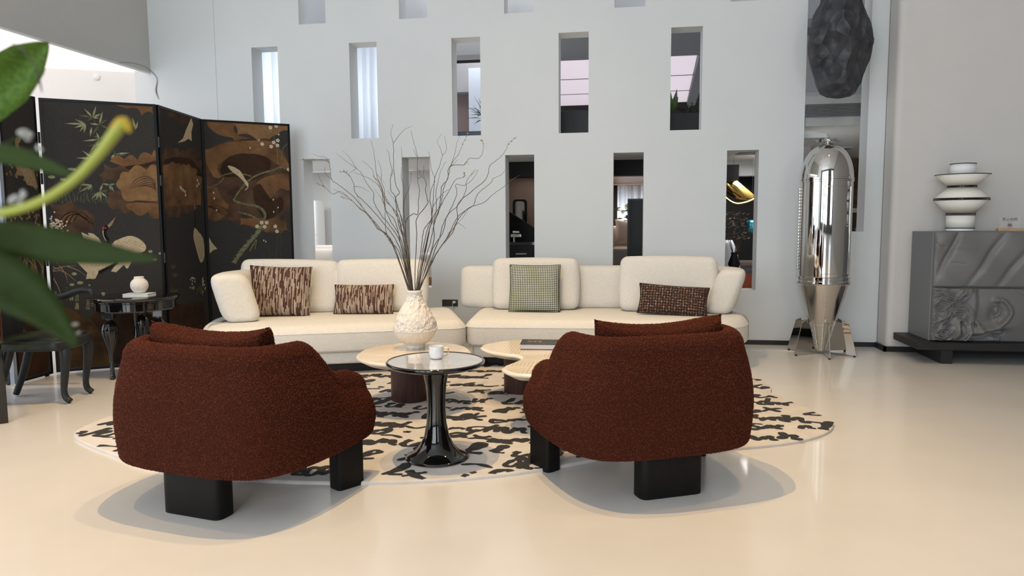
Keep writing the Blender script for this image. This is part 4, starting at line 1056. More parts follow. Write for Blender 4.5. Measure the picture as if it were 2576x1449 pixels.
# --- panel C
PC.poly(bumps(G_([(262,175),(235,200),(185,212),(150,172),(110,160),(65,120)]), -.15) + G_([(65,80),(262,160)]), BRZ2, 1, N1)
PC.poly(bumps(G_([(70,470),(78,375),(130,350),(175,380),(215,365),(262,360),(285,410),(305,470)]), .22) + G_([(305,620),(70,640)]), BRZ2, 2, N1)
PC.poly(G_([(80,420),(150,400),(240,410),(300,480),(300,520),(200,470),(100,470)]), UMB, 3, N1, 3)
PC.poly(bumps(G_([(60,770),(95,765),(120,745),(145,762),(180,740),(200,722),(235,735),(258,690),(305,700)]), -.18) + G_([(305,500),(70,520)]), BRZ2, 3, N1)
PC.poly(bumps(G_([(82,700),(78,500),(112,440),(150,442),(182,455),(212,450),(245,462),(275,510),(305,560)]), .2) + G_([(305,690),(200,690)]), BRZ, 4, N1)
PC.poly(G_([(162,312),(195,285),(215,228),(245,160),(257,200),(246,245),(248,302),(228,288),(203,304)]), CREAMP, 6, 'painted_bird')
PC.line(G_([(310,580),(250,590),(215,595),(140,620)]), .004, OLIVED, 6, 'painted_branch', .001)
PC.line(G_([(215,595),(235,640),(255,670)]), .002, CREAMD, 6, 'painted_branch', .001)
for c in [(185,590),(195,600),(207,608),(210,630),(280,575),(282,540),(290,562),(180,582)]: PC.bloom(G_([c])[0], .014, 8)
PC.line(G_([(265,680),(270,740),(268,830)]), .006, INK, 7, CN, .008); PC.line(G_([(262,672),(268,720)]), .004, PETAL, 8, CN); PC.dot(G_([(261,678)])[0], .009, .011, REDP, 9, CN)
PC.poly(G_([(265,828),(290,855),(318,895),(325,1000),(306,1042),(290,1010),(268,930),(258,880)]), CREAMP, 6, CN, 2)
for k in range(5): PC.line(G_([(272+k*9,870+k*6),(285+k*7,940),(304+k*2,1020)]), .0015, CREAMD, 8, CN)
for c in [(135,1080,45),(145,1130,40),(130,1225,40),(150,1220,35)]:
    for q in range(5): PC.leaf(G_([(c[0], c[1])])[0], G_([(c[0] - 20 + q*11, c[1] - c[2] + abs(q-2)*9)])[0], .006, OLIVED, 5, 'painted_grass')
for k in range(26): PC.bloom(G_([(255 + rp.gauss(0, 10) if k < 13 else 320 + rp.gauss(0, 8), 1130 + rp.random()*90)])[0], .009, 6)
for k in range(10): PC.leaf(G_([(290, 1210)])[0], G_([(270 + rp.random()*60, 1170 + rp.random()*80)])[0], .013, OLIVED, 5, 'painted_grass')
for k in range(30):
    x0 = 150 + k*6; PC.line(G_([(x0, 1300), (x0 + rp.uniform(-6, 6), 1262 + rp.random()*20)]), .0014, OLIVED, 3, 'painted_grass', .0004, 2)
PC.poly(G_([(85,1440),(90,1310),(180,1290),(320,1275),(345,1440)]), UMB, 1, 'painted_hill')
# --- panel D
PD.poly(G_([(340,180),(500,185),(500,225),(535,268),(640,300),(520,320),(430,320),(500,300),(490,280),(430,270),(375,240)]), BRZ, 1, N1, 2)
PD.poly(bumps(G_([(300,470),(298,355),(350,350),(430,318),(520,300),(640,296),(740,300),(785,350),(845,430)]), .05) + G_([(850,720),(805,735),(825,800),(830,835),(790,862),(700,856),(640,836),(580,812),(540,812),(500,790),(440,780),(380,792),(330,772),(312,700)]), BRZ2, 1, N1)
PD.poly(bumps(G_([(830,235),(768,265),(720,292),(650,300),(525,262),(495,190)]), -.08) + G_([(835,195)]), BRZ3, 3, N1)
PD.poly(G_([(300,470),(300,360),(350,352),(430,320),(520,302),(640,298),(740,306),(785,355),(840,440),(842,480),(760,440),(700,395),(620,378),(520,380),(440,420),(400,470),(430,520),(380,520),(330,430)]), BRZ, 2, N1, 2)
PD.poly(G_([(420,480),(440,430),(490,392),(570,376),(650,384),(715,410),(730,450),(700,500),(610,540),(520,520),(450,520)]), UMB, 3, N1, 3)
PD.poly(bumps(G_([(395,790),(330,772),(310,640),(318,560),(400,580),(475,690),(470,740)]), -.05), BRZ, 3, N1)
PD.poly(G_([(640,560),(700,520),(790,500),(845,520),(848,600),(780,590),(740,640),(700,660),(690,600)]), BRZ, 3, N1, 3)
PD.poly(G_([(620,600),(660,560),(690,600),(740,660),(790,640),(800,720),(700,780),(640,700)]), UMB, 4, N1, 3)
PD.poly(bumps(G_([(825,800),(828,838),(790,862),(700,856),(640,836),(580,812),(540,812),(540,770)]), -.06) + G_([(660,770),(760,770)]), BRZ, 4, N1)
for k in range(6): PD.line(G_([(330+k*6,700),(400+k*8,690+k*12),(470+k*6,720+k*8)]), .004, UMB, 4, 'painted_swirl')
BN = 'painted_branch'
PD.line(G_([(505,1045),(560,960),(625,890),(675,810),(692,745),(650,700),(560,683),(500,662)]), .026, MOSS, 6, BN, .011)
PD.line(G_([(500,662),(540,600),(600,535),(670,498),(740,480)]), .011, MOSS, 7, BN, .010); PD.line(G_([(740,480),(790,460),(835,480)]), .012, MOSS, 7, BN, .008)
PD.line(G_([(415,520),(450,505),(520,495),(610,515)]), .006, MOSS, 7, BN, .008); PD.line(G_([(322,585),(400,565),(432,540),(440,525)]), .006, MOSS, 7, BN, .005)
PD.line(G_([(680,800),(620,760),(560,740),(530,735)]), .012, MOSS, 7, BN, .006); PD.line(G_([(600,970),(640,900),(630,960)]), .010, MOSS, 7, BN, .004)
PD.line(G_([(770,440),(765,360),(740,250)]), .007, MOSS, 7, BN, .004); PD.line(G_([(740,262),(690,240),(655,200),(600,205)]), .003, OLIVED, 8, BN, .001)
PD.line(G_([(740,250),(745,210),(760,200)]), .003, OLIVED, 8, BN); PD.line(G_([(795,420),(800,350),(835,315)]), .006, MOSS, 7, BN, .003)
PD.line(G_([(700,338),(650,350),(610,378),(570,375)]), .0022, TANP, 8, BN, .001); PD.line(G_([(690,833),(780,832),(860,850)]), .003, MOSS, 8, BN, .0015)
PD.line(G_([(750,1045),(765,960),(768,860),(762,740),(770,700)]), .003, OLIVED, 6, BN, .001); PD.line(G_([(785,1045),(788,860),(750,640)]), .002, OLIVED, 6, BN, .001)
PD.line(G_([(660,1045),(710,1030),(725,980),(690,920)]), .0035, OLIVED, 6, BN, .0015); PD.line(G_([(790,1040),(860,1025)]), .0025, OLIVED, 6, BN, .001)
for k in range(60):
    t = rp.random(); x = 505 + t*170; y = 1040 - t*210; PD.leaf(G_([(x, y)])[0], G_([(x - 22 + rp.uniform(-8, 8), y + rp.uniform(-16, 10))])[0], .004, OLIVE, 8, BN)
for c in [(725,220),(760,210),(675,320),(745,310),(770,298),(768,328),(730,335),(672,797),(703,797),(645,820),(690,822),(755,820),(765,850),(836,474)]: PD.bloom(G_([c])[0], .018, 10)
for c in [(602,343),(655,295),(776,262),(685,905),(697,912),(742,658),(772,705),(745,732),(380,615),(398,722),(384,650)]: PD.dot(G_([c])[0], .006, .010, PETAL, 10, 'painted_blossom', 8)
PD.poly(G_([(465,455),(485,452),(540,480),(570,530),(592,560),(585,580),(560,545),(530,515),(490,485)]), CREAMP, 9, 'painted_bird', 2)
PD.line(G_([(575,555),(590,580),(570,600)]), .004, PETAL, 10, 'painted_bird')
PD.poly(G_([(335,888),(370,920),(402,957),(380,962),(342,985),(335,950)]), CREAMP, 5, CN)
for k in range(5): PD.line(G_([(340,910+k*12),(370,930+k*8),(385,950+k*4)]), .0013, CREAMD, 7, CN)
for P_ in (PA, PB, PC, PD): P_.done()

# ================================================================ ORNATE ROUND TABLE behind the left armchair
st_ = thing('round_table', 'glossy black round table with bulbous carved legs in front of the folding screen', 'table', (-3.97, 5.27, 0)); st_.scale = (.915, .915, .968)
MB().lathe([(0, .572), (.318, .572), (.330, .582), (.330, .640), (.342, .646), (.342, .655), (.352, .660), (.362, .668), (.366, .676), (.362, .684), (.352, .686), (0, .686)], 64).build('tabletop', GB, st_, auto=.6)
for i, (ang, kind) in enumerate(((237, 1), (357, 1), (117, 1), (270, 0))):
    a = math.radians(ang); R_ = .225 if kind else .02
    lp = [(.02, 0, 0), (.026, .02, 0), (.018, .05, 0), (.020, .14, 0), (.026, .25, 0), (.056, .36, 0), (.072, .43, 0), (.060, .49, 0), (.026, .525, 0), (.032, .535, 0), (.030, .548, 0)] if kind else [(.03, 0, 0), (.022, .06, 0), (.014, .2, 0), (.022, .33, 0), (.026, .36, 0), (.014, .45, 0), (.017, .55, 0), (.020, .62, 0)]
    pr_ = spline(lp, 4); n = 32; rings = []
    for p in pr_:
        fl = 1 if not kind or not (.12 < p.y < .515) else 0
        rings.append([((p.x*(1 - (.16*abs(math.cos(5*2*PI*j/n)) if not fl else 0)))*math.cos(2*PI*j/n) + R_*math.cos(a), (p.x*(1 - (.16*abs(math.cos(5*2*PI*j/n)) if not fl else 0)))*math.sin(2*PI*j/n) + R_*math.sin(a), p.y*(.94 if kind else .93)) for j in range(n)])
    lg = MB().loft(rings); 
    l_ = lg.build('leg' if kind else 'centre_post', GB, st_, auto=.9)
    if kind: MB().rbox(.085, .085, 0.062, .004, T(R_*math.cos(a), R_*math.sin(a), .543, math.radians(20))).build('leg_block', mat('blue_black_gloss', (.03, .033, .04), .15, coat=.5), l_)
wb = thing('book', 'white paperback lying under the small vase on the black round table', 'book', (-3.915, 5.245, .6645), .16); wb.scale = (.82, .82, 1)
WPG = mat('white_paper', (.74, .75, .72), .6)
MB().box(-.125, .125, -.085, .085, 0, .003).build('cover', WPG, wb, smooth=False); MB().box(-.122, .122, -.082, .083, .003, .019).build('pages', mat('pale_pages', (.60, .66, .64), .8), wb, smooth=False)
MB().box(-.125, .125, -.085, .085, .019, .022).build('cover', WPG, wb, smooth=False)
sv = MB().lathe([(p.x, p.y) for p in spline([(0, 0, 0), (.035, .001, 0), (.055, .015, 0), (.075, .045, 0), (.081, .075, 0), (.074, .105, 0), (.056, .126, 0), (.046, .134, 0), (.045, .148, 0), (.044, .153, 0), (.039, .152, 0), (.038, .138, 0), (0, .13, 0)], 4)], 48, cap0=False, cap1=False).build('small_vase', PLAS, None, auto=3)
sv.scale = (.83, .83, .88); sv.location = (-3.915, 5.25, .6865); tag(sv, 'small round white vase standing on the white book', 'vase')

# ================================================================ CARVED BLACK CHAIR, LACQUER TABLE at the left edge
EB = mat('carved_black_wood', (.016, .019, .022), .42, var=.3, vscale=10, stretch=(3, 3, .6), bump=.2, bscale=22, spec=.3)
cc = thing('carved_chair', 'carved black wooden chair with curled arms and curved legs at the left edge', 'chair', (-4.075, 4.445, 0), math.radians(12))
def limb(name, pts, rad, n=12, par=cc, flat=None):
    sp = spline([(p[0]+.0, p[1], p[2]) for p in pts], 7); k = len(sp); R_ = []
    for i in range(k):
        t = i/(k-1)*(len(rad)-1); j = min(int(t), len(rad)-2); R_.append(rad[j] + (rad[j+1]-rad[j])*(t-j))
    return MB().tube(sp, R_, n).build(name, EB, par, auto=3)
hs = spline([(-.26, 0, 0), (-.24, -.16, 0), (-.1, -.235, 0), (.1, -.235, 0), (.22, -.20, 0), (.25, 0, 0), (.22, .20, 0), (.1, .235, 0), (-.1, .235, 0), (-.24, .16, 0)], 5, True)
MB().slab(ccw([(p.x, p.y) for p in hs]), .385, .455, .02, 4).build('seat', EB, cc, auto=.9)
MB().slab(inset(ccw([(p.x, p.y) for p in hs]), .03), .4545, .475, .02, 4, 0).build('seat_pad', mat('seat_black', (.01, .01, .011), .5), cc, auto=.9)
for s_ in (-1, 1):
    l_ = limb('leg', [(.19, s_*.135, .43), (.215, s_*.145, .36), (.20, s_*.143, .22), (.185, s_*.14, .10), (.195, s_*.14, .045), (.225, s_*.142, .018)], [.034, .038, .027, .021, .022, .021])
    limb('leg', [(-.17, s_*.11, .42), (-.20, s_*.115, .30), (-.25, s_*.118, .15), (-.305, s_*.12, .016)], [.030, .029, .025, .021])
    limb('arm', [(-.20, s_*.16, .40), (-.30, s_*.20, .48), (-.325, s_*.215, .58), (-.29, s_*.235, .68), (-.12, s_*.26, .700), (.0, s_*.26, .715), (.11, s_*.26, .755), (.185, s_*.26, .755), (.205, s_*.26, .725), (.178, s_*.26, .705)], [.034, .030, .026, .028, .026, .026, .024, .022, .020, .018])
    MB().lathe([(0, 0), (.016, .001), (.016, .004), (0, .005)], 14, (.225 if 0 else .215, s_*.142, -.0005)).build('glide', mat('clear_glide', (.5, .52, .55), .3), l_)
bk_ = []
for i, t in enumerate(np.linspace(0, 1, 15)):
    z = .44 + .56*t; wd = .10 + .05*math.sin(PI*t*.9) + (.045*smooth01((t-.55)/.3)); x = -.235 - .12*t*t
    top = 0
    bk_.append([(x + sx*.016, y_*wd, z + (.0 if t < .99 else 0)) for sx, y_ in ((-1, -1), (-1, -.5), (-1, 0), (-1, .5), (-1, 1), (1, 1), (1, .5), (1, 0), (1, -.5), (1, -1))])
for j in range(10):
    for i in (13, 14):
        x, y_, z = bk_[i][j]; f = abs(y_)/.17
        bk_[i][j] = (x, y_, z + (.025*math.sin(min(f, 1)*PI) - .03*(1 if f < .1 else 0))*(i-12)/2)
MB().loft(bk_).build('backrest', EB, cc, auto=.9)
lt = thing('lacquer_table', 'glossy brown lacquer table with black leg cut by the left edge', 'table', (-4.284, 3.653, 0), math.radians(47))
BL = mat('brown_lacquer', (.055, .016, .008), .08, col2=(.022, .007, .004), vscale=4, coat=.8)
x1 = .455
MB().rbox(.9, .62, .27, .006, T(x1-.45, .14, .645)).build('apron', BL, lt, auto=.9)
MB().rbox(.92, .64, .03, .008, T(x1-.455, .14, .795)).build('tabletop', BL, lt, auto=.9)
MB().rbox(.88, .60, .05, .004, T(x1-.45, .14, .484)).build('rail', GB, lt, auto=.9)
for x, y in ((x1-.035, -.14), (x1-.035, .40), (x1-.84, -.14), (x1-.84, .40)):
    MB().rbox(.065, .06, .46, .004, T(x, y, .23)).build('leg', GB, lt, auto=.9)
# ================================================================ CHROME ROCKET CABINET
CHR = mat('polished_steel', (.60, .595, .58), .035, 1.0)
CHRB = mat('brushed_steel', (.56, .53, .49), .16, 1.0)
rk = thing('rocket_cabinet', 'tall mirror polished steel rocket shaped cabinet standing on fins', 'cabinet', (1.795, 6.98, 0))
BW = .225
body = [(BW, .715), (BW, 1.59)]
MB().lathe([(0.0, .70), (BW-.004, .70), (BW-.002, .715), (BW-.002, 1.595), (BW-.006, 1.60)], 72, cap1=False).build('body', CHR, rk, auto=.5)
dome = [(BW*math.cos(a)**.82, 1.615 + .315*math.sin(a)) for a in np.linspace(0, PI/2*.985, 18)]
MB().lathe(dome + [(.0, 1.931)], 72, cap0=False, cap1=False).build('dome', CHR, rk, auto=.6)
MB().lathe([(BW-.003, 1.585), (BW+.004, 1.588), (BW+.004, 1.603), (BW, 1.605), (BW+.004, 1.607), (BW+.004, 1.622), (BW-.004, 1.625)], 72, cap0=False, cap1=False).build('upper_band', CHR, rk, auto=.5)
MB().lathe([(BW-.003, .665), (BW+.006, .668), (BW+.006, .685), (BW+.001, .69), (BW+.001, .70), (BW+.005, .705), (BW+.005, .725), (BW-.003, .73)], 72, cap0=False, cap1=False).build('lower_band', CHR, rk, auto=.5)
cone = [(BW-.006, .672), (.19, .55), (.145, .40), (.105, .26), (.07, .12), (.048, .03), (.0, .03)]
MB().lathe(cone, 72, cap0=False, cap1=False).build('tail_cone', CHRB, rk, auto=.9)
def cone_r(z):
    for (r0, z0), (r1, z1) in zip(cone, cone[1:]):
        if z1 <= z <= z0: return r0 + (r1-r0)*(z0-z)/(z0-z1)
    return .05
# door frame moulding on the body
dm = MB()
for a in (-1.9, -.72):
    dm.tube([((BW+.001)*math.cos(a), (BW+.001)*math.sin(a), z) for z in np.linspace(.76, 1.54, 10)], .0035, 6)
for z in (.76, 1.54): dm.tube([((BW+.001)*math.cos(a), (BW+.001)*math.sin(a), z) for a in np.linspace(-1.9, -.72, 14)], .0035, 6)
dm.build('door_moulding', CHR, rk, auto=1.5)
hg = MB(); 
for k in range(26): hg.rbox(.012, .02, .026, .004, T(-BW-.006, .0, .80 + k*.029), 2)
hg.build('piano_hinge', CHRB, rk)
rv = MB(); RM = []
for k in range(56):
    a = 2*PI*k/56; RM.append(((BW-.002)*math.cos(a), (BW-.002)*math.sin(a), .655))
for k in range(30): RM.append((cone_r(.64-k*.0205)*math.cos(-1.72), cone_r(.64-k*.0205)*math.sin(-1.72), .64-k*.0205))
for k in range(36):
    a = 2*PI*k/36; RM.append((cone_r(.28)*math.cos(a), cone_r(.28)*math.sin(a), .28))
for f_ in range(6):
    a = math.radians(-90 + 60*f_)
    for s_ in (-.16, .16):
        for k in range(16):
            z = .26 - k*.0145; RM.append((cone_r(z)*math.cos(a+s_), cone_r(z)*math.sin(a+s_), z))
for c in RM: rv.rbox(.009, .009, .009, .0045, Matrix.Translation(c), 2)
rvo = rv.build('rivets', CHR, rk); rvo['kind'] = 'stuff'
for f_ in range(6):
    a = math.radians(-90 + 60*f_); m = MB()
    P = [(.047, .03), (.10, .024), (.31, .012), (.235, .30), (.19, .325), (.185, .30), (.105, .315), (.075, .16)]
    m.loft([[(r*math.cos(a) - t*math.sin(a), r*math.sin(a) + t*math.cos(a), z) for r, z in P] for t in (-.004, .004)])
    fo = m.build('fin', CHR, rk, smooth=False)
    MB().lathe([(0, 0), (.010, 0), (.010, .014), (0, .014)], 12, (.292*math.cos(a), .292*math.sin(a), 0)).build('rubber_foot', DARK, fo)
MB().lathe([(.0, 1.925), (.055, 1.926), (.060, 1.931), (.03, 1.936), (.022, 1.945), (.024, 1.952), (.034, 1.957), (.037, 1.966), (.030, 1.977), (.018, 1.986), (.012, 1.996), (.010, 2.006), (.004, 2.014), (0, 2.016)], 28).build('nose_cap', CHR, rk, auto=1)
for k in range(4):
    a = PI/2*k + .35; m = MB(); rings = []
    for t in np.linspace(0, 1, 7):
        w = .020*(.6 + .9*math.sin(PI*min(t*1.05, 1))) if t < 1 else .008; x = .025 + t*.105; tw = .55*(1-t) + .15
        rings.append([(x*math.cos(a) - v*math.cos(tw)*math.sin(a), x*math.sin(a) + v*math.cos(tw)*math.cos(a), 1.962 + v*math.sin(tw) + h_) for v, h_ in ((-w, 0), (0, -.003), (w, 0), (0, .003))])
    m.loft(rings).build('propeller_blade', CHR, rk)
# ================================================================ HANGING BOULDER
RKM = mat('dark_slate_rock', (.062, .064, .073), .5, col2=(.020, .021, .027), vscale=7, bump=.8, bscale=8, bkind='voronoi', bdist=.09)
bm = bmesh.new(); bmesh.ops.create_icosphere(bm, subdivisions=6, radius=1.0)
facets = [(Vector((random.Random(k).gauss(0, 1), random.Random(k+99).gauss(0, 1), random.Random(k+333).gauss(0, .7))).normalized(), .84 + .14*random.Random(k+7).random()) for k in range(36)]
PR = [(-1, .0), (-.985, .38), (-.93, .56), (-.8, .68), (-.62, .80), (-.4, .95), (-.2, 1.0), (.0, 1.0), (.15, .97), (.32, .86), (.45, .72), (.62, .66), (.85, .55), (.97, .35), (1, .0)]
for v in bm.verts:
    d = v.co.normalized(); r = 1.0
    for n_, h_ in facets:
        c = d.dot(n_)
        if c > .05: r = min(r, h_/c)
    zz_ = d.z
    for (za, ra), (zb, rb_) in zip(PR, PR[1:]):
        if za <= zz_ <= zb: pr_ = ra + (rb_-ra)*(zz_-za)/(zb-za); break
    hd = Vector((d.x, d.y)); hd = hd.normalized() if hd.length > 1e-6 else Vector((1, 0))
    q = Vector((hd.x*pr_, hd.y*pr_, zz_*1.6))
    nn_ = 2.9*(r - .92) + .04*noise.noise(q*2.2) - .02*abs(noise.noise(q*4.1 + Vector((5, 0, 0)))) + .010*noise.noise(q*9) + .006*noise.noise(q*22)
    f_ = 1.04 + nn_
    v.co = Vector((q.x*.224*f_, q.y*.18*f_, zz_*.575*(1 + .1*nn_) - .02*noise.noise(q*3)))
me = bpy.data.meshes.new('boulder'); bm.to_mesh(me); bm.free(); me.materials.append(RKM)
me.polygons.foreach_set('use_smooth', [True]*len(me.polygons))
bo = thing('hanging_boulder', 'dark grey faceted boulder hanging in front of the tall wall opening', 'boulder', (1.905, 7.12, 2.955))
br = bpy.data.objects.new('rock', me); COL.objects.link(br); br.parent = bo
MB().tube([(0, 0, .55), (0, 0, 3.245)], .004, 6).build('steel_cable', CHRB, bo)

# ================================================================ SIDEBOARD
SBG = mat('grey_satin_paint', (.175, .182, .195), .50)
SBF = mat('grey_sculpted_resin', (.15, .15, .153), .42)
BLKW = mat('black_wood', (.012, .012, .013), .5, var=.3, vscale=8, stretch=(.6, 9, 9), bump=.1, bscale=40)
sb = thing('sideboard', 'grey sideboard with a sculpted bearded face and draped relief on its doors', 'sideboard', (2.60, 6.68, 0))
SW = 1.45
MB().box(0, SW, .0, .46, .19, 1.135).build('carcass', SBG, sb, smooth=False, bevel=.004)
# sculpted doors as height fields: u runs along x, v up; features read in image pixels, turned to metres from the lower left corner
nu, nv = 300, 210
def gz(X, Z, cx, cz, sx, sz, rot=0.0):
    c, s = math.cos(rot), math.sin(rot); a = (X-cx)*c + (Z-cz)*s; b = -(X-cx)*s + (Z-cz)*c
    return np.exp(-((a/sx)**2 + (b/sz)**2))
def ridge(X, Z, pts, w):
    sp = np.array([(p.x, p.y) for p in spline([(a, b, 0) for a, b in pts], 6)]); d = np.full(X.shape, 9.0)
    for a, b in zip(sp[:-1], sp[1:]):
        ab = b - a; L2 = ab@ab + 1e-12; t = np.clip(((X-a[0])*ab[0] + (Z-a[1])*ab[1])/L2, 0, 1)
        d = np.minimum(d, np.hypot(X-a[0]-t*ab[0], Z-a[1]-t*ab[1]))
    return np.exp(-(d/w)**2)
def Kz(x, y): return (x-425)*.00077, .466 - (y-625)*.000885      # pixels of the enlarged image to metres
def K(*p): return [Kz(*q) for q in p]
Wd, Hd = 1.42, .466
X, Z = np.meshgrid(np.linspace(0, Wd, nu), np.linspace(0, Hd, nv), indexing='ij')
Hf = np.zeros_like(X)
c = Kz(1000, 850); Hf += .055*gz(X, Z, *Kz(1010, 780), .24, .17)                   # cheek and brow mass
Hf += .075*gz(X, Z, *Kz(1010, 1030), .13, .038, .20) + .060*gz(X, Z, *Kz(905, 1045), .036, .055)   # nose and its tip
Hf += .034*gz(X, Z, *Kz(885, 975), .020, .024) - .034*gz(X, Z, *Kz(866, 985), .009, .016)             # wing and nostril
Hf -= .042*gz(X, Z, *Kz(1065, 870), .050, .080)                                                # eye socket
Hf += .036*gz(X, Z, *Kz(1072, 850), .020, .040) + .020*ridge(X, Z, K((1062,790),(1105,815),(1108,870),(1070,912)), .007) - .022*ridge(X, Z, K((1056,800),(1046,850),(1066,905)), .005)
Hf += .012*ridge(X, Z, K((1062,795),(1052,850),(1066,905)), .006)
Hf += .045*ridge(X, Z, K((1060,740),(1130,755),(1190,840),(1165,930),(1110,975)), .022) - .014*ridge(X, Z, K((1085,745),(1150,800),(1165,880),(1110,960)), .008)
Hf += .035*gz(X, Z, *Kz(1260, 900), .12, .16) + .03*gz(X, Z, *Kz(1420, 880), .14, .16)
Hf -= .055*ridge(X, Z, K((860,1110),(960,1095),(1060,1060),(1150,1050)), .018)
Hf += .018*gz(X, Z, *Kz(1080, 1130), .03, .022) - .014*ridge(X, Z, K((1055,1090),(1100,1110),(1095,1155)), .006) + .014*ridge(X, Z, K((1070,1080),(1120,1100),(1130,1150)), .012)
Hf += .060*gz(X, Z, *Kz(690, 1035), .036, .080) - .040*ridge(X, Z, K((722,960),(718,1030),(728,1090),(690,1140)), .010)   # lips
BR_ = np.clip(1 - (X - .315)/.05, 0, 1); BR_ = BR_*BR_*(3-2*BR_)
Hf += .030*BR_
rs_ = random.Random(4)
LOCK = [K((430,700),(520,680),(600,740),(680,720),(760,650)), K((440,650),(540,650),(640,700),(720,640)), K((435,790),(500,740),(600,760),(640,740)), K((700,740),(760,720),(800,640),(860,640)),
        K((440,810),(540,830),(600,780),(720,780),(800,850),(830,940)), K((600,800),(650,850),(760,860),(820,950),(815,1080)), K((590,940),(640,880),(720,880),(790,940),(800,1060),(770,1120)),
        K((435,870),(480,930),(560,900),(600,860)), K((435,990),(520,980),(570,900),(640,860)), K((430,940),(520,930),(560,860)), K((480,1040),(540,1000),(610,1010),(620,1060),(560,1100),(490,1080)),
        K((510,1040),(560,1020),(595,1045),(560,1075),(520,1060)), K((430,1030),(470,1040),(480,1120),(560,1150),(630,1130)), K((430,1100),(470,1130),(540,1150)), K((740,900),(790,1000),(790,1100),(740,1150)), K((700,900),(760,960),(770,1060),(740,1120))]
for L_ in LOCK:
    for o_ in (-.017, 0.0, .017):
        pts = [(a + o_*.5 + rs_.uniform(-.004, .004), b + o_) for a, b in L_]
        Hf += BR_*(.016*ridge(X, Z, pts, .0085) - .008*ridge(X, Z, [(a, b + .0095) for a, b in pts], .004))
for k in range(6): Hf += .008*ridge(X, Z, K((1240+k*18, 640),(1310+k*18, 670),(1370+k*16, 690)), .006)
edge = np.clip(np.minimum(Z, Hd-Z)/.012, 0, 1)**.5*np.clip(X/.012, 0, 1)**.5
Hf = (Hf + .004)*edge
def relief(name, X, Z, Hf, z0):
    nu_, nv_ = X.shape; vs = [(.008 + X[i, j], -.004 - Hf[i, j], z0 + Z[i, j]) for i in range(nu_) for j in range(nv_)]
    fs = [(i*nv_ + j, (i+1)*nv_ + j, (i+1)*nv_ + j + 1, i*nv_ + j + 1) for i in range(nu_-1) for j in range(nv_-1)]
    m = MB().add(vs, fs); n0 = len(m.v)
    bd = [i*nv_ for i in range(nu_)] + [(nu_-1)*nv_ + j for j in range(1, nv_)] + [i*nv_ + nv_-1 for i in range(nu_-2, -1, -1)] + [j for j in range(nv_-2, 0, -1)]
    m.v += [(m.v[b][0], .0, m.v[b][2]) for b in bd]
    for q in range(len(bd)): m.f.append((bd[q-1], n0 + q - 1 if q else n0 + len(bd) - 1, n0 + q, bd[q]))
    return m.build(name, SBF, sb, auto=9)
d1 = relief('face_door', X, Z, Hf, .192); d1['label'] = 'lower door carved with a bearded face lying on its side'
X2, Z2 = np.meshgrid(np.linspace(0, Wd, 160), np.linspace(0, .462, 80), indexing='ij')
def Ku(x, y): return (x-440)*.00077, .462 - (y-85)*.00086
H2 = .012 + .030*gz(X2, Z2, *Ku(720, 330), .16, .30, .5) + .034*gz(X2, Z2, *Ku(560, 560), .09, .15, .9) + .036*gz(X2, Z2, *Ku(1010, 480), .12, .25, .9) + .034*gz(X2, Z2, *Ku(1230, 200), .14, .24, .8)
H2 += .026*gz(X2, Z2, *Ku(500, 180), .06, .12, -.6) + .03*gz(X2, Z2, *Ku(1500, 420), .16, .25, .7) - .030*gz(X2, Z2, *Ku(600, 260), .022, .22, -.42) - .028*gz(X2, Z2, *Ku(985, 330), .026, .26, -.55) - .024*gz(X2, Z2, *Ku(1240, 430), .028, .22, -.6)
H2 -= .006*ridge(X2, Z2, [Ku(640, 235), Ku(760, 250), Ku(900, 260)], .008) + .005*ridge(X2, Z2, [Ku(620, 385), Ku(740, 400)], .008) + .01*ridge(X2, Z2, [Ku(445, 190), Ku(480, 215), Ku(530, 235)], .008)
H2 = H2*np.clip((X2+.004)/.015, 0, 1)**.5
d2 = relief('drape_door', X2, Z2, H2, .670); d2['label'] = 'upper door with soft flowing relief'
bn = thing('bench_base', 'low black wooden bench carrying the grey sideboard', 'bench', (2.475, 6.57, 0))
MB().box(0, 1.75, 0, .57, .125, .19).build('seat_board', BLKW, bn, smooth=False, bevel=.004)
for x in (.21, 1.45): MB().box(x, x+.09, .04, .57, 0, .125).build('leg', BLKW, bn, smooth=False, bevel=.003)
MB().box(.30, 1.45, .40, .44, .04, .125).build('stretcher', BLKW, bn, smooth=False)
# ================================================================ LAMP
SHADE = mat('ivory_lamp_shade', (.84, .83, .765), .75); SHADEW = mat('white_lamp_band', (.86, .86, .87), .6)
lm = thing('table_lamp', 'white stacked cone lamp with thin black hoops on the sideboard', 'lamp', (2.915, 6.93, 1.1355))
h0 = 1.1355
def rg(name, r, z, t=.0036): MB().tube([(r*math.cos(2*PI*q/56), r*math.sin(2*PI*q/56), z) for q in range(57)], t, 6, False).build(name, DARK, lm)
LZ = lambda z: 1.25 + (z-1.25)*6.93/6.95 - h0
def sh(name, prof, m): 
    o = MB().lathe([(r, LZ(z)) for r, z in prof], 56, cap0=False, cap1=False).build(name, m, lm, auto=1.2); md = o.modifiers.new('t', 'SOLIDIFY'); md.thickness = .002; return o
sh('top_drum', [(.101, 1.640), (.099, 1.728)], SHADEW); sh('upper_cone', [(.110, 1.535), (.213, 1.632)], SHADE)
sh('middle_cone', [(.213, 1.425), (.110, 1.522)], SHADE); sh('lower_cone', [(.110, 1.292), (.213, 1.412)], SHADE); sh('base_drum', [(.111, 1.165), (.111, 1.279)], SHADE)
MB().lathe([(0, LZ(1.1405)), (.109, LZ(1.1405)), (.109, LZ(1.163)), (0, LZ(1.163))], 56).build('foot_band', SHADEW, lm, auto=.6)
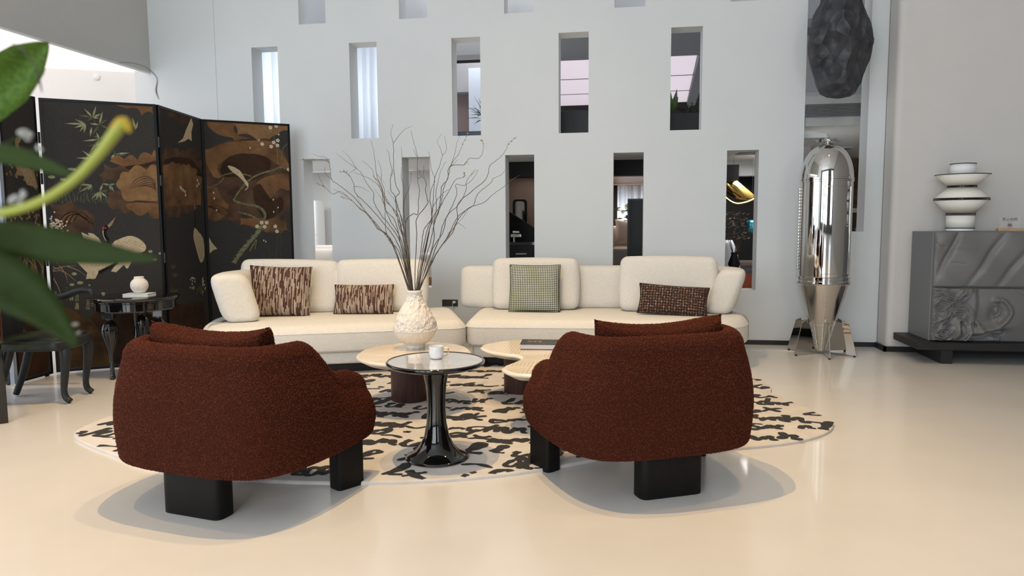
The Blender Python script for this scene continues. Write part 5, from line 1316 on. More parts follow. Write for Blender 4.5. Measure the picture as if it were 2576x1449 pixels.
for r, z in ((.100, 1.728), (.213, 1.633), (.111, 1.535), (.111, 1.522), (.213, 1.425), (.213, 1.411), (.111, 1.292), (.111, 1.279), (.112, 1.164)): rg('hoop', r, LZ(z))
ps = MB()
for r, za, zb in ((.111, 1.522, 1.535), (.213, 1.411, 1.425), (.111, 1.279, 1.292)):
    for a in (-2.0, -.25, 1.2, 2.6): ps.tube([(r*math.cos(a), r*math.sin(a), LZ(za)), (r*math.cos(a), r*math.sin(a), LZ(zb))], .0035, 6)
ps.build('spacers', DARK, lm)
MB().lathe([(.018, .01), (.018, LZ(1.70))], 12).build('stem', SHADEW, lm)
# ================================================================ ACRYLIC SIGN
sg = thing('acrylic_sign', 'clear acrylic no photography sign on a small wooden base on the sideboard', 'sign', (3.283, 6.86, 1.1355), .0)
MB().rbox(.195, .05, .026, .003, T(0, 0, .013)).build('wooden_base', mat('pale_beech', (.52, .36, .22), .5, var=.12, vscale=12, stretch=(1, 8, 8)), sg)
pl = MB().loft([[(p[0], y, p[1]) for p in arc_poly([(-.082, .022), (.082, .022), (.082, .125), (-.082, .125)], .012, 4)] for y in (-.002, .002)])
PLT = mat('clear_acrylic', (.90, .90, .90), .08, alpha=.07); pl.build('plate', PLT, sg, smooth=False)
INKR = mat('sign_red', (.30, .03, .03), .6); INKK = mat('sign_black', (.02, .02, .02), .6)
tc_ = bpy.data.curves.new('sign_text', 'FONT'); tc_.body = '禁止拍照'; tc_.size = .031; tc_.align_x = 'CENTER'; tc_.extrude = .0003
to = bpy.data.objects.new('sign_text', tc_); COL.objects.link(to); to.rotation_euler = (PI/2, 0, 0); to.location = (-.002, -.0024, .092); bpy.context.view_layer.update(); tm = bpy.data.meshes.new_from_object(to.evaluated_get(bpy.context.evaluated_depsgraph_get())); tm.materials.clear(); tm.materials.append(INKK)
t2 = bpy.data.objects.new('lettering', tm); COL.objects.link(t2); t2.rotation_euler = to.rotation_euler; t2.location = to.location; t2.parent = sg; bpy.data.objects.remove(to)
ic = MB(); n = 28
ic.loft([[(r*math.cos(2*PI*q/n), -.0026, .052 + r*math.sin(2*PI*q/n)) for q in range(n)] for r in (.0205, .0175)], True, False, False)
ic.add([(-.0145 + d[0], -.0028, .052 + .0145 + d[1]) for d in ((-.001, -.001), (.001, .001))] + [(.0145 + d[0], -.0028, .052 - .0145 + d[1]) for d in ((.001, .001), (-.001, -.001))], [(0, 1, 2, 3)])
ic.build('ban_ring', INKR, sg, smooth=False)
cm_ = MB().box(-.012, .012, -.0024, -.0022, .044, .059).box(-.005, .005, -.0024, -.0022, .059, .063)
cm_.build('camera_pictogram', INKK, sg, smooth=False)
ic2 = MB().loft([[(r*math.cos(2*PI*q/16), -.0027, .0515 + r*math.sin(2*PI*q/16)) for q in range(16)] for r in (.0052, .0034)], True, False, False); ic2.build('lens_ring', mat('sign_white', (.6, .6, .6), .6), sg, smooth=False)
MB().box(-.028, .028, -.0024, -.0022, .0795, .0806).build('sign_rule', INKR, sg, smooth=False)

# ================================================================ OUTLET, CORDS, GRILLE
ol = thing('wall_outlet', 'dark double wall socket above the gap between the sofa sections', 'outlet', (-1.866, YW, .384))
MB().rbox(.172, .010, .072, .003, T(0, -.005, 0)).build('plate', mat('graphite_plastic', (.035, .033, .032), .4), ol)
hl = MB()
for x in (-.05, -.03): hl.box(x-.004, x+.004, -.0105, -.0101, .010, .013)
hl.box(-.046, -.034, -.0105, -.0101, -.022, -.012); hl.build('socket_holes', DARK, ol, smooth=False)
MB().box(-.0006, .0006, -.0106, -.0101, -.036, .036).build('module_joint', DARK, ol, smooth=False)
pg = thing('plug', 'white plug and cable in the dark wall socket', 'plug', (-1.815, YW-.0101, .395))
MB().rbox(.032, .03, .022, .004, T(0, -.015, 0)).build('plug_body', PORC, pg)
MB().tube([tuple(p) for p in spline([(-.008, -.026, -.006), (-.014, -.032, -.03), (-.016, -.028, -.09), (-.03, -.03, -.2), (.0, -.05, -.33), (.06, -.05, -.385), (.12, -.045, -.392)], 6)], .0028, 6).build('cable', PORC, pg)
cd = MB().tube([tuple(p) for p in spline([atZ(1868, 884, .003), atZ(1890, 882.5, .003), atZ(1912, 884, .003), atZ(1930, 881.5, .003), atZ(1950, 881, .003), atZ(1970, 882, .003), atZ(1992, 883.5, .003), (1.62, 7.10, .003)], 6)], .0028, 6).build('power_cord', PORC)
tag(cd, 'thin white cord along the floor from the sofa to the rocket', 'cord')
gr = thing('air_grille', 'long linear air grille high behind the tall opening', 'vent', (2.3, 8.6, 2.46))
MB().box(-.62, .9, -.004, 0, -.075, .068).build('backing', mat('grille_dark', (.10, .10, .10), .6), gr, smooth=False)
for k in range(9):
    MB().box(-.62, .9, -.016, -.004, -.073 + k*.0155, -.066 + k*.0155).build('slat', mat('grille_grey', (.46, .46, .46), .5), gr, smooth=False)

# ================================================================ FOREGROUND PLANT (close to the lens, thrown out of focus)
LEAFG = mat('fresh_leaf', (.085, .16, .022), .55, var=.35, vscale=7, stretch=(30, 1, 30), transl=.2, spec=.2)
LEAFD = mat('deep_leaf', (.025, .045, .008), .6, var=.3, vscale=9, transl=.1, spec=.15)
STEMY = mat('yellow_green_stem', (.30, .33, .045), .45)
TIPY = mat('yellow_tip', (.42, .29, .01), .45)
DRY = mat('dry_twig', (.05, .045, .04), .8); FLUFF = mat('grey_white_bloom', (.42, .42, .40), .9)
pt = thing('foreground_plant', 'out of focus green lily stems and leaves close to the camera at the left edge', 'plant', (-.86, .50, 0))
PO = Vector((-.86, .50, 0))
def pl_(p): return tuple(Vector(p) - PO)
def blade(name, pts, ws, m, d, cup=.25, dd=0.0):
    sp = spline([atD(x, y, d + dd*i) for i, (x, y) in enumerate(pts)], 6); k = len(sp); rings = []
    view = (sum(sp, Vector())/k - EYE).normalized()
    for i, p in enumerate(sp):
        t = (sp[min(i+1, k-1)] - sp[max(i-1, 0)]).normalized(); n = t.cross(view).normalized()
        f = i/(k-1)*(len(ws)-1); j = min(int(f), len(ws)-2); w = (ws[j] + (ws[j+1]-ws[j])*(f-j))*d/1802.13
        rings.append([pl_(p - n*w - view*w*cup), pl_(p - n*w*.5 - view*w*cup*.3), pl_(p), pl_(p + n*w*.5 - view*w*cup*.3), pl_(p + n*w - view*w*cup)])
    o = MB().loft(rings, False, False, False).build(name, m, pt, auto=3); md = o.modifiers.new('t', 'SOLIDIFY'); md.thickness = .0012; return o
def rod(name, pts, rad, m, d, dd=0.0, par=None):
    sp = spline([atD(x, y, d + dd*i) for i, (x, y) in enumerate(pts)], 6); k = len(sp)
    R_ = [ (rad[min(int(i/(k-1)*(len(rad)-1)), len(rad)-2)] + (rad[min(int(i/(k-1)*(len(rad)-1)), len(rad)-2)+1] - rad[min(int(i/(k-1)*(len(rad)-1)), len(rad)-2)])*(i/(k-1)*(len(rad)-1) - min(int(i/(k-1)*(len(rad)-1)), len(rad)-2)))*d/1802.13 for i in range(k)]
    return MB().tube([pl_(p) for p in sp], R_, 10).build(name, m, par or pt, auto=3)
blade('leaf', [(-150, 330), (-60, 262), (10, 205), (70, 150), (122, 106)], [30, 60, 62, 44, 2], LEAFG, .95, .5)
blade('leaf', [(-200, 330), (-60, 372), (60, 398), (140, 425), (200, 448)], [10, 26, 24, 14, 1], LEAFD, .62, .3)
blade('leaf', [(-220, 560), (-40, 590), (120, 615), (280, 640), (400, 652)], [18, 40, 46, 26, 2], LEAFD, .60, .2)
blade('leaf', [(-220, 620), (-40, 680), (60, 740), (130, 800), (196, 872)], [20, 62, 60, 36, 2], LEAFD, .58, .25)
sm_ = rod('flower_stem', [(-160, 548), (-20, 540), (90, 512), (180, 458), (245, 392), (288, 336), (312, 306)], [13, 12, 11.5, 11.5, 13, 15, 14], STEMY, .56)
rod('stem_tip', [(290, 330), (308, 308), (322, 318), (326, 334)], [14.5, 15, 11, 3], TIPY, .56, 0, pt)
# stems down to the jar outside the frame
for i, (x, y, d) in enumerate(((-150, 330, .95), (-200, 330, .62), (-220, 560, .60), (-220, 620, .58), (-160, 548, .56))):
    a = atD(x, y, d); MB().tube([pl_(p) for p in spline([a, a.lerp(Vector((-.86, .5, .5)), .5) + Vector((-.03, 0, .06)), Vector((-.86 + .01*i, .5, .42)), Vector((-.86, .5 + .008*i, .10))], 6)], .0045, 8).build('stem', LEAFD, pt, auto=3)
MB().lathe([(0, 0), (.085, 0), (.10, .01), (.105, .10), (.085, .28), (.06, .40), (.055, .48), (.062, .50), (.056, .50), (.05, .44), (.06, .3)], 32, cap1=False).build('jar', PLAS, pt, auto=1)
rod('dry_twig', [(-40, 60), (20, 100), (60, 128), (88, 165), (98, 200), (106, 232)], [1, 1, 2.5, 1.5, 3, 1], DRY, .80)
rod('dry_twig', [(300, 157), (330, 158), (365, 168), (388, 186)], [.6, .8, .9, 1.2], DRY, 1.7)
rod('dry_twig', [(388, 186), (396, 200), (393, 228), (400, 250)], [1.2, 1, 2, .8], DRY, 1.7)
for (x, y, r, d) in [(62, 338, 15, .62), (96, 372, 9, .62), (40, 505, 16, .6), (58, 490, 11, .6), (190, 816, 5, .7), (198, 838, 4, .7)]:
    c = atD(x, y, d); m = MB(); q0 = random.Random(int(x)); 
    for k in range(9):
        m.rbox(.9*r*d/1802, .9*r*d/1802, .9*r*d/1802, .45*r*d/1802, Matrix.Translation(Vector(pl_(c)) + Vector((q0.gauss(0, .4), q0.gauss(0, .4), q0.gauss(0, .4)))*r*d/1802), 2)
    b_ = m.build('bloom', FLUFF, pt); e = atD(-60, y+60, d); MB().tube([pl_(c), pl_(c.lerp(e, .5)), pl_(e)], .0009, 5).build('bloom_stalk', LEAFD, b_)
# ================================================================ THINGS SEEN THROUGH THE OPENINGS
SHEER = mat('sheer_curtain', (.90, .92, .95), .8, transl=.85)
def curtain(name, label, x0, x1, y, z0, z1, m, amp=.035, wl=.12, group=None, cat='curtain'):
    n = int((x1-x0)/.012); rn = random.Random(int(x0*10)); ph = 0; vs = []; fs = []
    for i in range(n+1):
        x = x0 + (x1-x0)*i/n; ph += .012/wl*2*PI*(1 + .35*math.sin(x*3.1)); yy = y + amp*math.sin(ph) + .3*amp*math.sin(ph*2.3 + 1)
        vs += [(x, yy, z0), (x, yy*.999 + .004*math.sin(ph*.5), (z0+z1)/2), (x, yy, z1)]
    for i in range(n):
        for j in (0, 1): fs.append((i*3+j, (i+1)*3+j, (i+1)*3+j+1, i*3+j+1))
    o = MB().add(vs, fs).build(name, m); md = o.modifiers.new('t', 'SOLIDIFY'); md.thickness = .0015
    return tag(o, label, cat, group)
curtain('sheer_curtain', 'sheer white curtain lit from behind in the two upper left openings', -6.6, -3.05, 8.7, 2.11, 3.7, SHEER)
LIN = mat('beige_linen', (.60, .54, .49), .9, bump=.4, bscale=300, bdist=.002, var=.05, vscale=150)
LINB = mat('brown_linen', (.22, .17, .145), .9)
# lounge behind the two lower left openings
ac = thing('air_conditioner', 'tall white floor air conditioner seen through the lowest left opening', 'appliance', (-4.36, 9.35, 0))
MB().rbox(.40, .32, 1.55, .04, T(0, 0, .775)).build('body', mat('appliance_white', (.84, .85, .86), .3), ac)
MB().box(-.2, .2, -.163, -.160, 1.085, 1.09).build('panel_joint', mat('joint_grey', (.4, .4, .4), .5), ac, smooth=False)
lb = MB(); 
for k in range(4): lb.box(.06, .13, -.1635, -.1605, .80 + k*.055, .835 + k*.055)
lb.build('energy_label', mat('label_blue_grey', (.35, .45, .55), .5), ac, smooth=False)
ls = thing('lounge_sofa', 'light grey lounge sofa beyond the lowest left opening', 'sofa', (-4.15, 8.55, 0))
MB().rbox(.34, 1.0, .74, .07, T(-.14, .0, .37)).build('armrest', LIN, ls)
MB().rbox(1.0, .9, .42, .06, T(.52, .05, .22)).build('seat', LIN, ls)
MB().rbox(1.0, .22, .78, .06, T(.52, .42, .39)).build('backrest', LIN, ls)
ls.scale = (1, 1, 1.22)
c_ = cushion('lounge_cushion', 'pale cushion with brown edge on the lounge sofa', LIN, .5, .42, .16, (-3.82, 8.35, .53), .5, -.25, .05, None, .05)
c_ = cushion('lounge_throw', 'folded pale blanket over the lounge sofa arm', LIN, .36, .30, .10, (-4.25, 8.30, .905), .2, -1.35, .0, None, .02)
c_['category'] = 'blanket'
fa = thing('flower_arrangement', 'dark red and olive flower arrangement behind the second lower opening', 'plant', (-2.80, 8.35, .0))
rf = random.Random(8); OLV = mat('olive_dark_leaf', (.09, .085, .03), .6, var=.4, vscale=20); MAR = mat('maroon_bloom', (.12, .015, .03), .6)
MB().lathe([(0, 0), (.16, 0), (.17, .02), (.14, .6), (.15, .64), (0, .64)], 28).build('pedestal', WALLW, fa)
MB().lathe([(0, .64), (.05, .64), (.07, .70), (.045, .78), (.05, .80)], 20, cap1=False).build('pot', DARK, fa)
for k in range(16):
    a = rf.random()*2*PI; l = .10 + .10*rf.random(); z = .86 + rf.random()*.14; d = Vector((math.cos(a), math.sin(a), rf.uniform(-.3, .5))).normalized(); b = Vector((0, 0, z)) + d*.02; n = d.cross(Vector((0, 0, 1))).normalized()*.03
    MB().add([tuple(b), tuple(b + d*l*.5 + n), tuple(b + d*l), tuple(b + d*l*.5 - n), tuple(b + d*l*.5 + Vector((0, 0, .012)))], [(0, 1, 4), (1, 2, 4), (2, 3, 4), (3, 0, 4)]).build('leaf', OLV, fa)
for k in range(5): MB().rbox(.05, .05, .06, .025, T(rf.uniform(-.06, .06), rf.uniform(-.06, .02), .90 + rf.random()*.1)).build('bloom', MAR, fa)
MB().tube([(0, 0, .78), (.01, 0, 1.0), (-.01, 0, 1.22)], .005, 6).build('stem', OLV, fa); MB().rbox(.035, .035, .05, .017, T(-.01, 0, 1.24)).build('bud', MAR, fa)
lc = thing('lounge_chair', 'black framed armchair with grey cushion behind the second lower opening', 'chair', (-2.3, 8.35, 0))
for x in (-.25, .3):
    MB().rbox(.04, .5, .03, .01, T(x, 0, .64)).build('armrest', DARK, lc)
    for y in (-.22, .22): MB().box(x-.02, x+.02, y-.02, y+.02, 0, .63).build('leg', DARK, lc, smooth=False)
MB().rbox(.5, .5, .14, .04, T(.02, 0, .42)).build('seat_cushion', LIN, lc); MB().rbox(.5, .14, .42, .05, T(.02, .2, .66)).build('back_cushion', LIN, lc)
PGB = mat('kraft_pages', (.46, .25, .12), .8, var=.25, vscale=30)
lsb = thing('low_shelf', 'low dark shelf just behind the second lower opening', 'shelf', (-2.19, 7.88, 0))
MB().box(-.16, .16, -.12, .12, .50, .53).build('board', DARK, lsb, smooth=False)
for x in (-.15, .13): MB().box(x, x+.02, -.11, .11, 0, .50).build('side', DARK, lsb, smooth=False)
z = .5305
for k in range(5):
    t = [.022, .016, .026, .018, .02][k]
    b_ = thing('book', ['bottom', 'second', 'third', 'fourth', 'topmost'][k] + ' kraft coloured book of the pile behind the second lower opening', 'book', (-2.185 + .01*(k % 2), 7.87, z), .2*k, 'pile of kraft coloured books')
    MB().box(-.085, .085, -.06, .06, .0, t-.0005).build('pages', PGB, b_, smooth=False, bevel=.002); MB().box(-.088, -.083, -.062, .062, 0, t-.0005).build('spine', LINB, b_, smooth=False); z += t
# dark kitchen and stair behind the third lower opening
sw = MB(); sw.add([(-1.6, 9.3, 0), (-.85, 9.3, 0), (-.85, 9.3, .93), (-1.6, 9.3, 1.42), (-1.6, 9.4, 0), (-.85, 9.4, 0), (-.85, 9.4, .93), (-1.6, 9.4, 1.42)], [(0, 1, 2, 3), (7, 6, 5, 4), (0, 4, 5, 1), (1, 5, 6, 2), (2, 6, 7, 3), (3, 7, 4, 0)])
struct(sw.build('wall_stair', DARK, smooth=False))
kt = thing('dark_counter', 'black counter with steel handles behind the third lower opening', 'cabinet', (-1.28, 8.75, 0)); kt.scale = (1, 1, 1.34)
MB().box(-.4, .45, -.22, .22, 0, .72).build('body', DARK, kt, smooth=False)
MB().box(-.42, .47, -.24, .24, .72, .745).build('worktop', mat('dark_stone', (.03, .03, .03), .12, coat=.5), kt, smooth=False)
STL = mat('steel_trim', (.62, .61, .58), .3, 1.0)
for r_ in range(3):
    for c_2 in range(3):
        d_ = MB().box(-.39 + c_2*.28, -.12 + c_2*.28, -.235, -.22, .06 + r_*.21, .255 + r_*.21).build('drawer', DARK, kt, smooth=False)
        MB().tube([(-.32 + c_2*.28, -.247, .22 + r_*.21), (-.19 + c_2*.28, -.247, .22 + r_*.21)], .007, 8).build('handle', STL, d_)
MB().tube([(-.10, .02, .745), (-.10, .02, .82), (-.10, -.05, .835), (-.02, -.08, .832)], .010, 8).build('tap', STL, kt)
MB().rbox(.13, .02, .03, .004, T(-.07, -.02, .80)).build('tap_lever', STL, kt)
cs = thing('console_table', 'narrow dark console under the mirror behind the stair wall', 'table', (-1.52, 10.2, 0))
MB().box(-.14, .14, -.12, .12, 1.12, 1.16).build('top', DARK, cs, smooth=False)
for x in (-.12, .10):
    for y in (-.10, .08): MB().box(x, x+.02, y, y+.02, 0, 1.12).build('leg', DARK, cs, smooth=False)
mr = thing('arched_mirror', 'black framed mirror leaning behind the dark stair wall', 'mirror', (-1.52, 10.2, 1.16))
MB().loft([[(p[0], y, p[1]) for p in arc_poly([(-.10, 0), (.10, 0), (.10, .40), (-.10, .40)], [.001, .001, .05, .05], 4)] for y in (-.02, .02)]).build('frame', DARK, mr)
MB().loft([[(p[0], y, p[1]) for p in arc_poly([(-.07, .03), (.07, .03), (.07, .37), (-.07, .37)], [.001, .001, .04, .04], 4)] for y in (-.022, -.0205)]).build('glass', mat('smoky_mirror', (.35, .33, .31), .08, 1.0), mr)
lp2 = MB().box(-1.75, -1.2, 10.55, 10.7, 0, 1.9); struct(lp2.build('wall_kitchen_jamb', TAU, smooth=False))
pf = thing('wall_picture', 'framed abstract print hanging beyond the third lower opening', 'picture', (-1.36, 12.6, 1.02))
MB().box(-.20, .20, -.02, .01, 0, .62).build('frame', mat('silver_frame', (.45, .43, .42), .4), pf, smooth=False)
MB().box(-.17, .17, -.023, -.02, .03, .59).build('mount', mat('print_white', (.62, .60, .58), .7), pf, smooth=False)
MB().lathe([(0, 0), (.10, 0), (.10, .002), (0, .002)], 24).build('print_shape', DARK, pf).location = (.02, -.024, .14); COL.objects[-1].name
bpy.data.objects['print_shape'].rotation_euler = (PI/2, 0, 0)
struct(MB().box(-1.8, -.9, 12.62, 12.7, 0, 1.9).build('wall_corridor', TAU, smooth=False))
cl_ = MB().box(-1.30, -.95, 10.9, 11.6, 1.70, 1.73).build('ceiling_light', mat('lamp_white', (1, .93, .85), .5, emit=2.0), smooth=False); tag(cl_, 'bright slanting ceiling light beyond the third lower opening', 'ceiling light')
struct(MB().box(-1.05, -.93, 9.6, 13.5, 0, 1.92).build('wall_kitchen_side', TAU, smooth=False))
# living room behind the fourth lower opening
curtain('sheer_curtain', 'pale sheer curtain with window light behind the fourth lower opening', -.45, .78, 13.2, .46, 1.88, SHEER, .05, .16)
curtain('drape', 'dark grey drape at the left of the far sheer curtain', -.93, -.18, 13.1, .46, 1.88, mat('drape_grey', (.05, .048, .05), .9), .05, .16)
tc2 = thing('tall_cabinet', 'tall black cabinet behind the fourth lower opening', 'cabinet', (.25, 9.55, 0)); tc2.scale = (1, 1, 1.045)
MB().box(-.25, .46, -.25, .25, .04, 1.46).build('body', mat('black_gloss_wood', (.02, .017, .016), .3), tc2, smooth=False, bevel=.004)
for x in (-.23, .12): MB().box(x, x+.32, -.268, -.25, .06, 1.44).build('door', mat('black_ribbed', (.008, .008, .008), .4), tc2, smooth=False)
MB().box(-.22, .48, -.22, .22, 0, .04).build('plinth', DARK, tc2, smooth=False)
s4 = thing('living_room_sofa', 'beige sofa behind the fourth lower opening', 'sofa', (-.25, 10.4, 0))
MB().rbox(.30, .9, .62, .06, T(-.10, -.1, .33)).build('armrest', LIN, s4); MB().rbox(.7, .9, .40, .06, T(.38, -.1, .22)).build('seat', LIN, s4); MB().rbox(1.0, .2, .7, .06, T(.2, .42, .37)).build('backrest', LIN, s4)
cushion('sofa_pillow', 'pale pillow on the far beige sofa', LIN, .42, .40, .15, (.02, 10.5, .42), .3, -.3, .1)
struct(MB().box(-1.0, .79, 9.9, 13.4, .0005, .45).build('floor_platform', mat('oak_step', (.42, .25, .13), .5), smooth=False))
for o_ in (s4,): o_.location.z = .45
bpy.data.objects['sofa_pillow'].location.z += .45
LEAFH = mat('house_leaf', (.10, .13, .04), .5, var=.4, vscale=9)
def bush(name, label, loc, spread, zlo, zhi, n, ll, lw, m, pot=None, seed=1, up=.3, group=None):
    t = thing(name, label, 'plant', loc, 0, group); r_ = random.Random(seed)
    if pot: pot(t)
    for k in range(n):
        a = r_.random()*2*PI; e = r_.uniform(up-.6, up+.7); d = Vector((math.cos(a)*math.cos(e), math.sin(a)*math.cos(e), math.sin(e)))
        b = Vector((r_.gauss(0, spread*.4), r_.gauss(0, spread*.3), r_.uniform(zlo, zhi))); l = ll*r_.uniform(.6, 1.2); n_ = d.cross(Vector((.1, .2, 1))).normalized()*lw
        q = d*l; dr = Vector((0, 0, -.12*l))
        MB().add([tuple(b), tuple(b + q*.45 + n_), tuple(b + q + dr), tuple(b + q*.45 - n_), tuple(b + q*.45 - Vector((0, 0, lw*.5)))], [(0, 1, 4), (1, 2, 4), (2, 3, 4), (3, 0, 4)]).build('leaf', m, t)
    return t
def stemmed(z1):
    def f(t): 
        MB().lathe([(0, 0), (.12, 0), (.14, .24), (.13, .25), (0, .25)], 24).build('pot', DARK, t)
        MB().tube([(0, 0, .2), (.02, 0, z1*.6), (0, 0, z1)], .012, 8).build('stem', OLV, t)
    return f
bush('houseplant', 'leafy houseplant in front of the far sheer curtain', (.04, 11.4, .45), .16, .68, 1.02, 46, .16, .035, LEAFH, stemmed(1.0), 5)
# bar behind the fifth lower opening
gb = thing('gold_fish_ornament', 'shiny gold balloon shaped ornament hanging behind the fifth lower opening', 'ornament', (1.36, 9.75, 1.66))
GLD = mat('gold_mirror', (.62, .40, .12), .10, 1.0)
rings = []
for t in np.linspace(0, 1, 22):
    r = .145*math.sin(PI*min(max(t, .015), .985))**.62*(1 - .25*t); x = -.24 + .50*t; zc = .10 - .20*t + .02*math.sin(6*t)
    rings.append([(x, r*.55*math.cos(2*PI*j/24), zc + r*math.sin(2*PI*j/24)) for j in range(24)])
MB().loft(rings).build('body', GLD, gb, auto=2)
MB().tube([tuple(p) for p in spline([(-.22, 0, .11), (-.25, 0, .17), (-.28, 0, .20), (-.33, 0, .205)], 5)], [.014]*8 + [.010]*8, 8).build('neck', GLD, gb)
MB().tube([tuple(p) for p in spline([(-.19, -.06, .0), (-.10, -.09, -.13), (.02, -.09, -.20), (.15, -.07, -.185), (.26, -.03, -.14)], 5)], .013, 8).build('fin_edge', GLD, gb)
MB().tube([(0, 0, .10), (0, 0, .398)], .002, 5).build('wire', DARK, gb)
bb_ = thing('blue_ornament', 'shiny turquoise ornament hanging behind the fifth lower opening', 'ornament', (1.60, 9.75, 1.165))
MB().rbox(.15, .12, .17, .055, T(0, 0, 0)).build('body', mat('turquoise_metal', (.05, .28, .38), .15, .8), bb_); MB().tube([(0, 0, .08), (0, 0, .89)], .002, 5).build('wire', DARK, bb_)
ct3 = thing('bar_counter', 'grey wooden bar counter behind the fifth lower opening', 'counter', (1.42, 9.9, 0))
GW = mat('grey_oak', (.17, .135, .115), .5, var=.2, vscale=10, stretch=(1, 8, 8))
MB().box(-.26, .46, -.25, .25, .655, .70).build('worktop', GW, ct3, smooth=False); MB().box(-.13, .22, -.2, .2, 0, .655).build('base', GW, ct3, smooth=False)
oc = thing('orange_cabinet', 'rust orange cabinet with grey marble top behind the fifth lower opening', 'cabinet', (1.38, 8.55, 0))
MB().rbox(.60, .44, .50, .006, T(0, 0, .40)).build('body', mat('rust_orange', (.36, .062, .018), .5), oc); MB().box(-.29, .29, -.21, .21, 0, .15).build('plinth', DARK, oc, smooth=False)
MB().box(-.31, .31, -.23, .23, .65, .685).build('marble_top', mat('dark_marble', (.12, .12, .13), .2, col2=(.03, .03, .035), vscale=9), oc, smooth=False)
BLS = mat('dusty_blossom', (.40, .30, .20), .7, var=.4, vscale=30)
def vasep(t):
    MB().lathe([(0, 0), (.05, 0), (.07, .06), (.035, .16), (.04, .19)], 20, cap1=False).build('vase', DARK, t)
    for k in range(7):
        r_ = random.Random(k); MB().tube([(0, 0, .12), (r_.uniform(-.1, .1), 0, .35), (r_.uniform(-.18, .26), r_.uniform(-.1, .1), r_.uniform(.42, .72))], [.006, .004, .002], 6).build('twig', BARK, t)
bush('blossom_branches', 'dusty pink blossom branches in a dark vase on the orange cabinet', (1.22, 8.56, .685), .28, .34, .66, 110, .045, .016, BLS, vasep, 9)
bush('counter_plant', 'small green potted plant at the left of the bar counter', (1.24, 9.76, .70), .05, .10, .17, 16, .07, .018, LEAFH, lambda t: MB().lathe([(0, 0), (.03, 0), (.04, .09), (0, .09)], 16).build('pot', mat('terracotta', (.35, .10, .06), .6), t), 3, .5, 'two small pots on the bar counter')
bush('counter_plant', 'small green potted plant at the right of the bar counter', (1.40, 9.76, .70), .05, .10, .17, 14, .07, .018, LEAFH, lambda t: MB().lathe([(0, 0), (.03, 0), (.04, .09), (0, .09)], 16).build('pot', mat('terracotta', (.35, .10, .06), .6), t), 4, .5, 'two small pots on the bar counter')
wc = thing('white_chair', 'rounded white shell chair behind the fifth lower opening', 'chair', (1.19, 9.25, 0))
rings = []
for i, t in enumerate(np.linspace(0, 1, 10)):
    z = .45 + .55*t; w = .20*math.cos(t*PI/2*.85)**.6 + .02; rings.append([(w*math.cos(a), .02 - .16*math.sin(a)*(1-.3*t), z) for a in np.linspace(PI*1.05, -.05*PI, 14)])
o_ = MB().loft(rings, False, False, False).build('shell', mat('white_plastic', (.72, .75, .82), .4), wc); md = o_.modifiers.new('t', 'SOLIDIFY'); md.thickness = .012
MB().lathe([(0, .43), (.19, .43), (.2, .45), (0, .46)], 24).build('seat', MATS['white_plastic'], wc); MB().lathe([(0, 0), (.16, 0), (.16, .012), (.025, .03), (.022, .43)], 24, cap1=False).build('foot', STL, wc)
bx = MB().box(1.12, 1.36, 9.3, 9.7, 1.74, 1.93).build('duct_box', DARK, smooth=False); tag(bx, 'black box mounted under the ceiling behind the fifth lower opening', 'duct')
def vent(name, label, loc, w, d):
    t = thing(name, label, 'vent', loc, 0); MB().box(-w/2, w/2, -d/2, d/2, 0, .02).build('frame', WALLW, t, smooth=False)
    for k in range(5): MB().box(-w/2+.02, w/2-.02, -d/2 + .02 + k*d/5.6, -d/2 + .02 + k*d/5.6 + d/9, -.006, 0).build('slat', mat('vent_grey', (.20, .20, .20), .6), t, smooth=False)
vent('ceiling_vent', 'grey ceiling vent behind the top of the fifth lower opening', (1.45, 9.0, 2.04), .36, .5)
vent('ceiling_vent', 'grey ceiling vent beyond the rocket cabinet in the tall opening', (2.95, 11.4, 2.27), .5, .6)
# shelves in the shop behind the rocket
for k, (z, lab) in enumerate(((.93, 'lower'), (1.36, 'upper'))):
    t = MB().box(2.62, 4.4, 12.82, 13.19, z, z+.07).build('wall_shelf', WALLW, smooth=False); tag(t, lab + ' white wall shelf behind the right side of the rocket', 'shelf', 'white shelves behind the rocket')
bxo = MB().rbox(.18, .16, .10, .006, T(3.93, 13.0, 1.0505)).build('storage_box', PORC); tag(bxo, 'small white box on the lower white shelf', 'box')
pc2 = thing('small_picture', 'small pale framed picture beside the rocket at the sill of the tall opening', 'picture', (3.72, 12.7, .30))
MB().box(-.22, .22, 0, .03, 0, .60).build('frame', mat('pale_frame', (.55, .52, .50), .5), pc2, smooth=False); MB().box(-.18, .18, -.004, 0, .04, .56).build('print', mat('brown_print', (.28, .2, .17), .6), pc2, smooth=False)
lsh = thing('picture_ledge', 'low dark ledge carrying the small framed picture', 'shelf', (3.72, 12.75, 0)); MB().box(-.5, .5, -.2, .2, .0, .30).build('body', DARK, lsh, smooth=False)
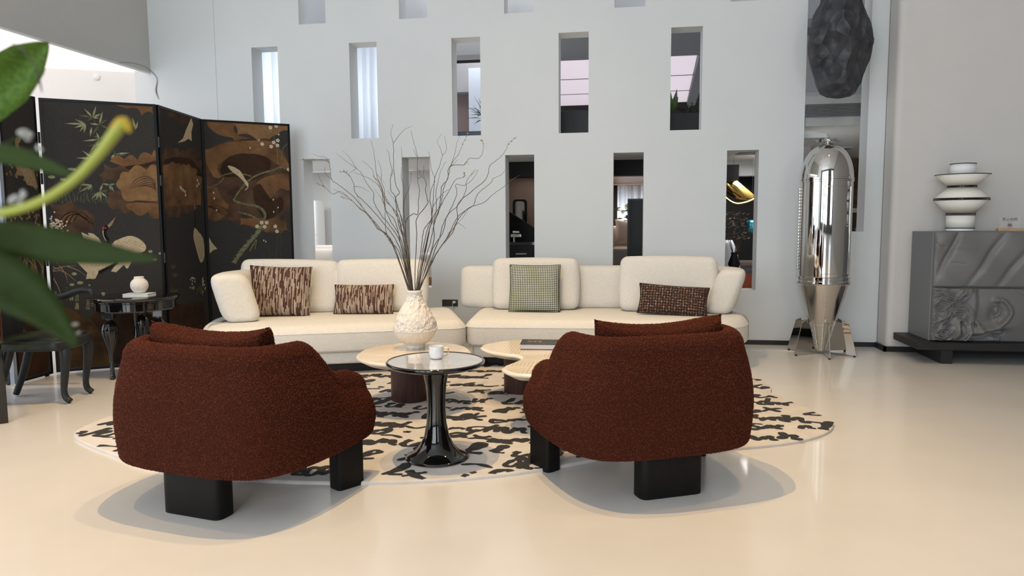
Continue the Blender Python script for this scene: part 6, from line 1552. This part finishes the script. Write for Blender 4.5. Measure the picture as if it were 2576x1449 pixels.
# gallery planters
PLB = mat('slate_planter', (.085, .095, .115), .5); PLK = mat('black_planter', (.008, .008, .010), .5)
def planter(label, loc, w, h_, m): 
    o = thing('planter', label, 'planter', loc, 0); MB().box(-w/2, w/2, -.18, .18, 0, h_).build('box', m, o, smooth=False, bevel=.004); MB().box(-w/2+.03, w/2-.03, -.15, .15, h_-.03, h_-.02).build('soil', DARK, o, smooth=False); return o
planter('slate grey planter in the middle upper opening', (-2.0, 8.3, 2.10), .9, .175, PLB)
planter('black planter in the fourth upper opening', (-.72, 8.3, 2.10), .8, .37, PLK)
planter('black planter with leafy plants in the rightmost upper opening', (.55, 8.3, 2.10), 1.1, .31, PLK)
bush('yucca', 'spiky green yucca over the slate planter in the middle upper opening', (-1.655, 8.3, 2.275), .02, .15, .24, 30, .26, .011, mat('yucca_leaf', (.03, .06, .03), .5), lambda t: MB().tube([(0, 0, -.02), (0, 0, .22)], .02, 8).build('stem', BARK, t), 2, .5)
bush('broad_leaf_plant', 'broad leaved green plant at the left of the rightmost upper opening', (.475, 8.25, 2.40), .03, .0, .03, 9, .30, .030, mat('broad_leaf', (.09, .16, .05), .4), None, 6, 1.15)
bush('trailing_plant', 'small leaved bushy plant in the rightmost upper opening', (.82, 8.3, 2.40), .32, .0, .12, 130, .06, .018, mat('grey_green_leaf', (.05, .07, .04), .6, var=.6, vscale=30), None, 7, .5)
# sill uplights
UPL = mat('uplight_glow', (1, .72, .42), .5, emit=6)
for k, (x, z) in enumerate(((-2.86, 2.1422), (-1.75, 2.1422), (-.62, 2.1422), (-3.42, 3.3555))):
    t = thing('sill_uplight', 'tiny warm uplight on the sill of the ' + ['second upper', 'third upper', 'fourth upper', 'topmost left'][k] + ' opening', 'light', (x-.03, YW+.15, z), 0, 'warm uplights on the sills')
    MB().lathe([(0, 0), (.014, 0), (.014, .008), (.010, .008)], 16, cap1=False).build('housing', STL, t); MB().lathe([(0, .006), (.010, .006)], 16, cap0=False, cap1=False).build('lens', UPL, t)
    l = bpy.data.lights.new('sill_uplight_beam', 'SPOT'); l.energy = 7; l.color = (1, .72, .42); l.spot_size = .7; l.spot_blend = .8; l.shadow_soft_size = .01
    o = bpy.data.objects.new('sill_uplight_beam', l); COL.objects.link(o); o.parent = t; o.location = (0, 0, .02); o.rotation_euler = (PI, .18, 0)
# give coffee tables and plain world-space things an origin at their own base
def rebase(o, loc):
    o.location = loc
    for c in o.children: c.location = c.location - Vector(loc)
rebase(ct, (-1.405, 4.58, 0)); rebase(ct2, (-.5, 4.6, 0)); rebase(lumc, (-.3, 12.5, 3.56))
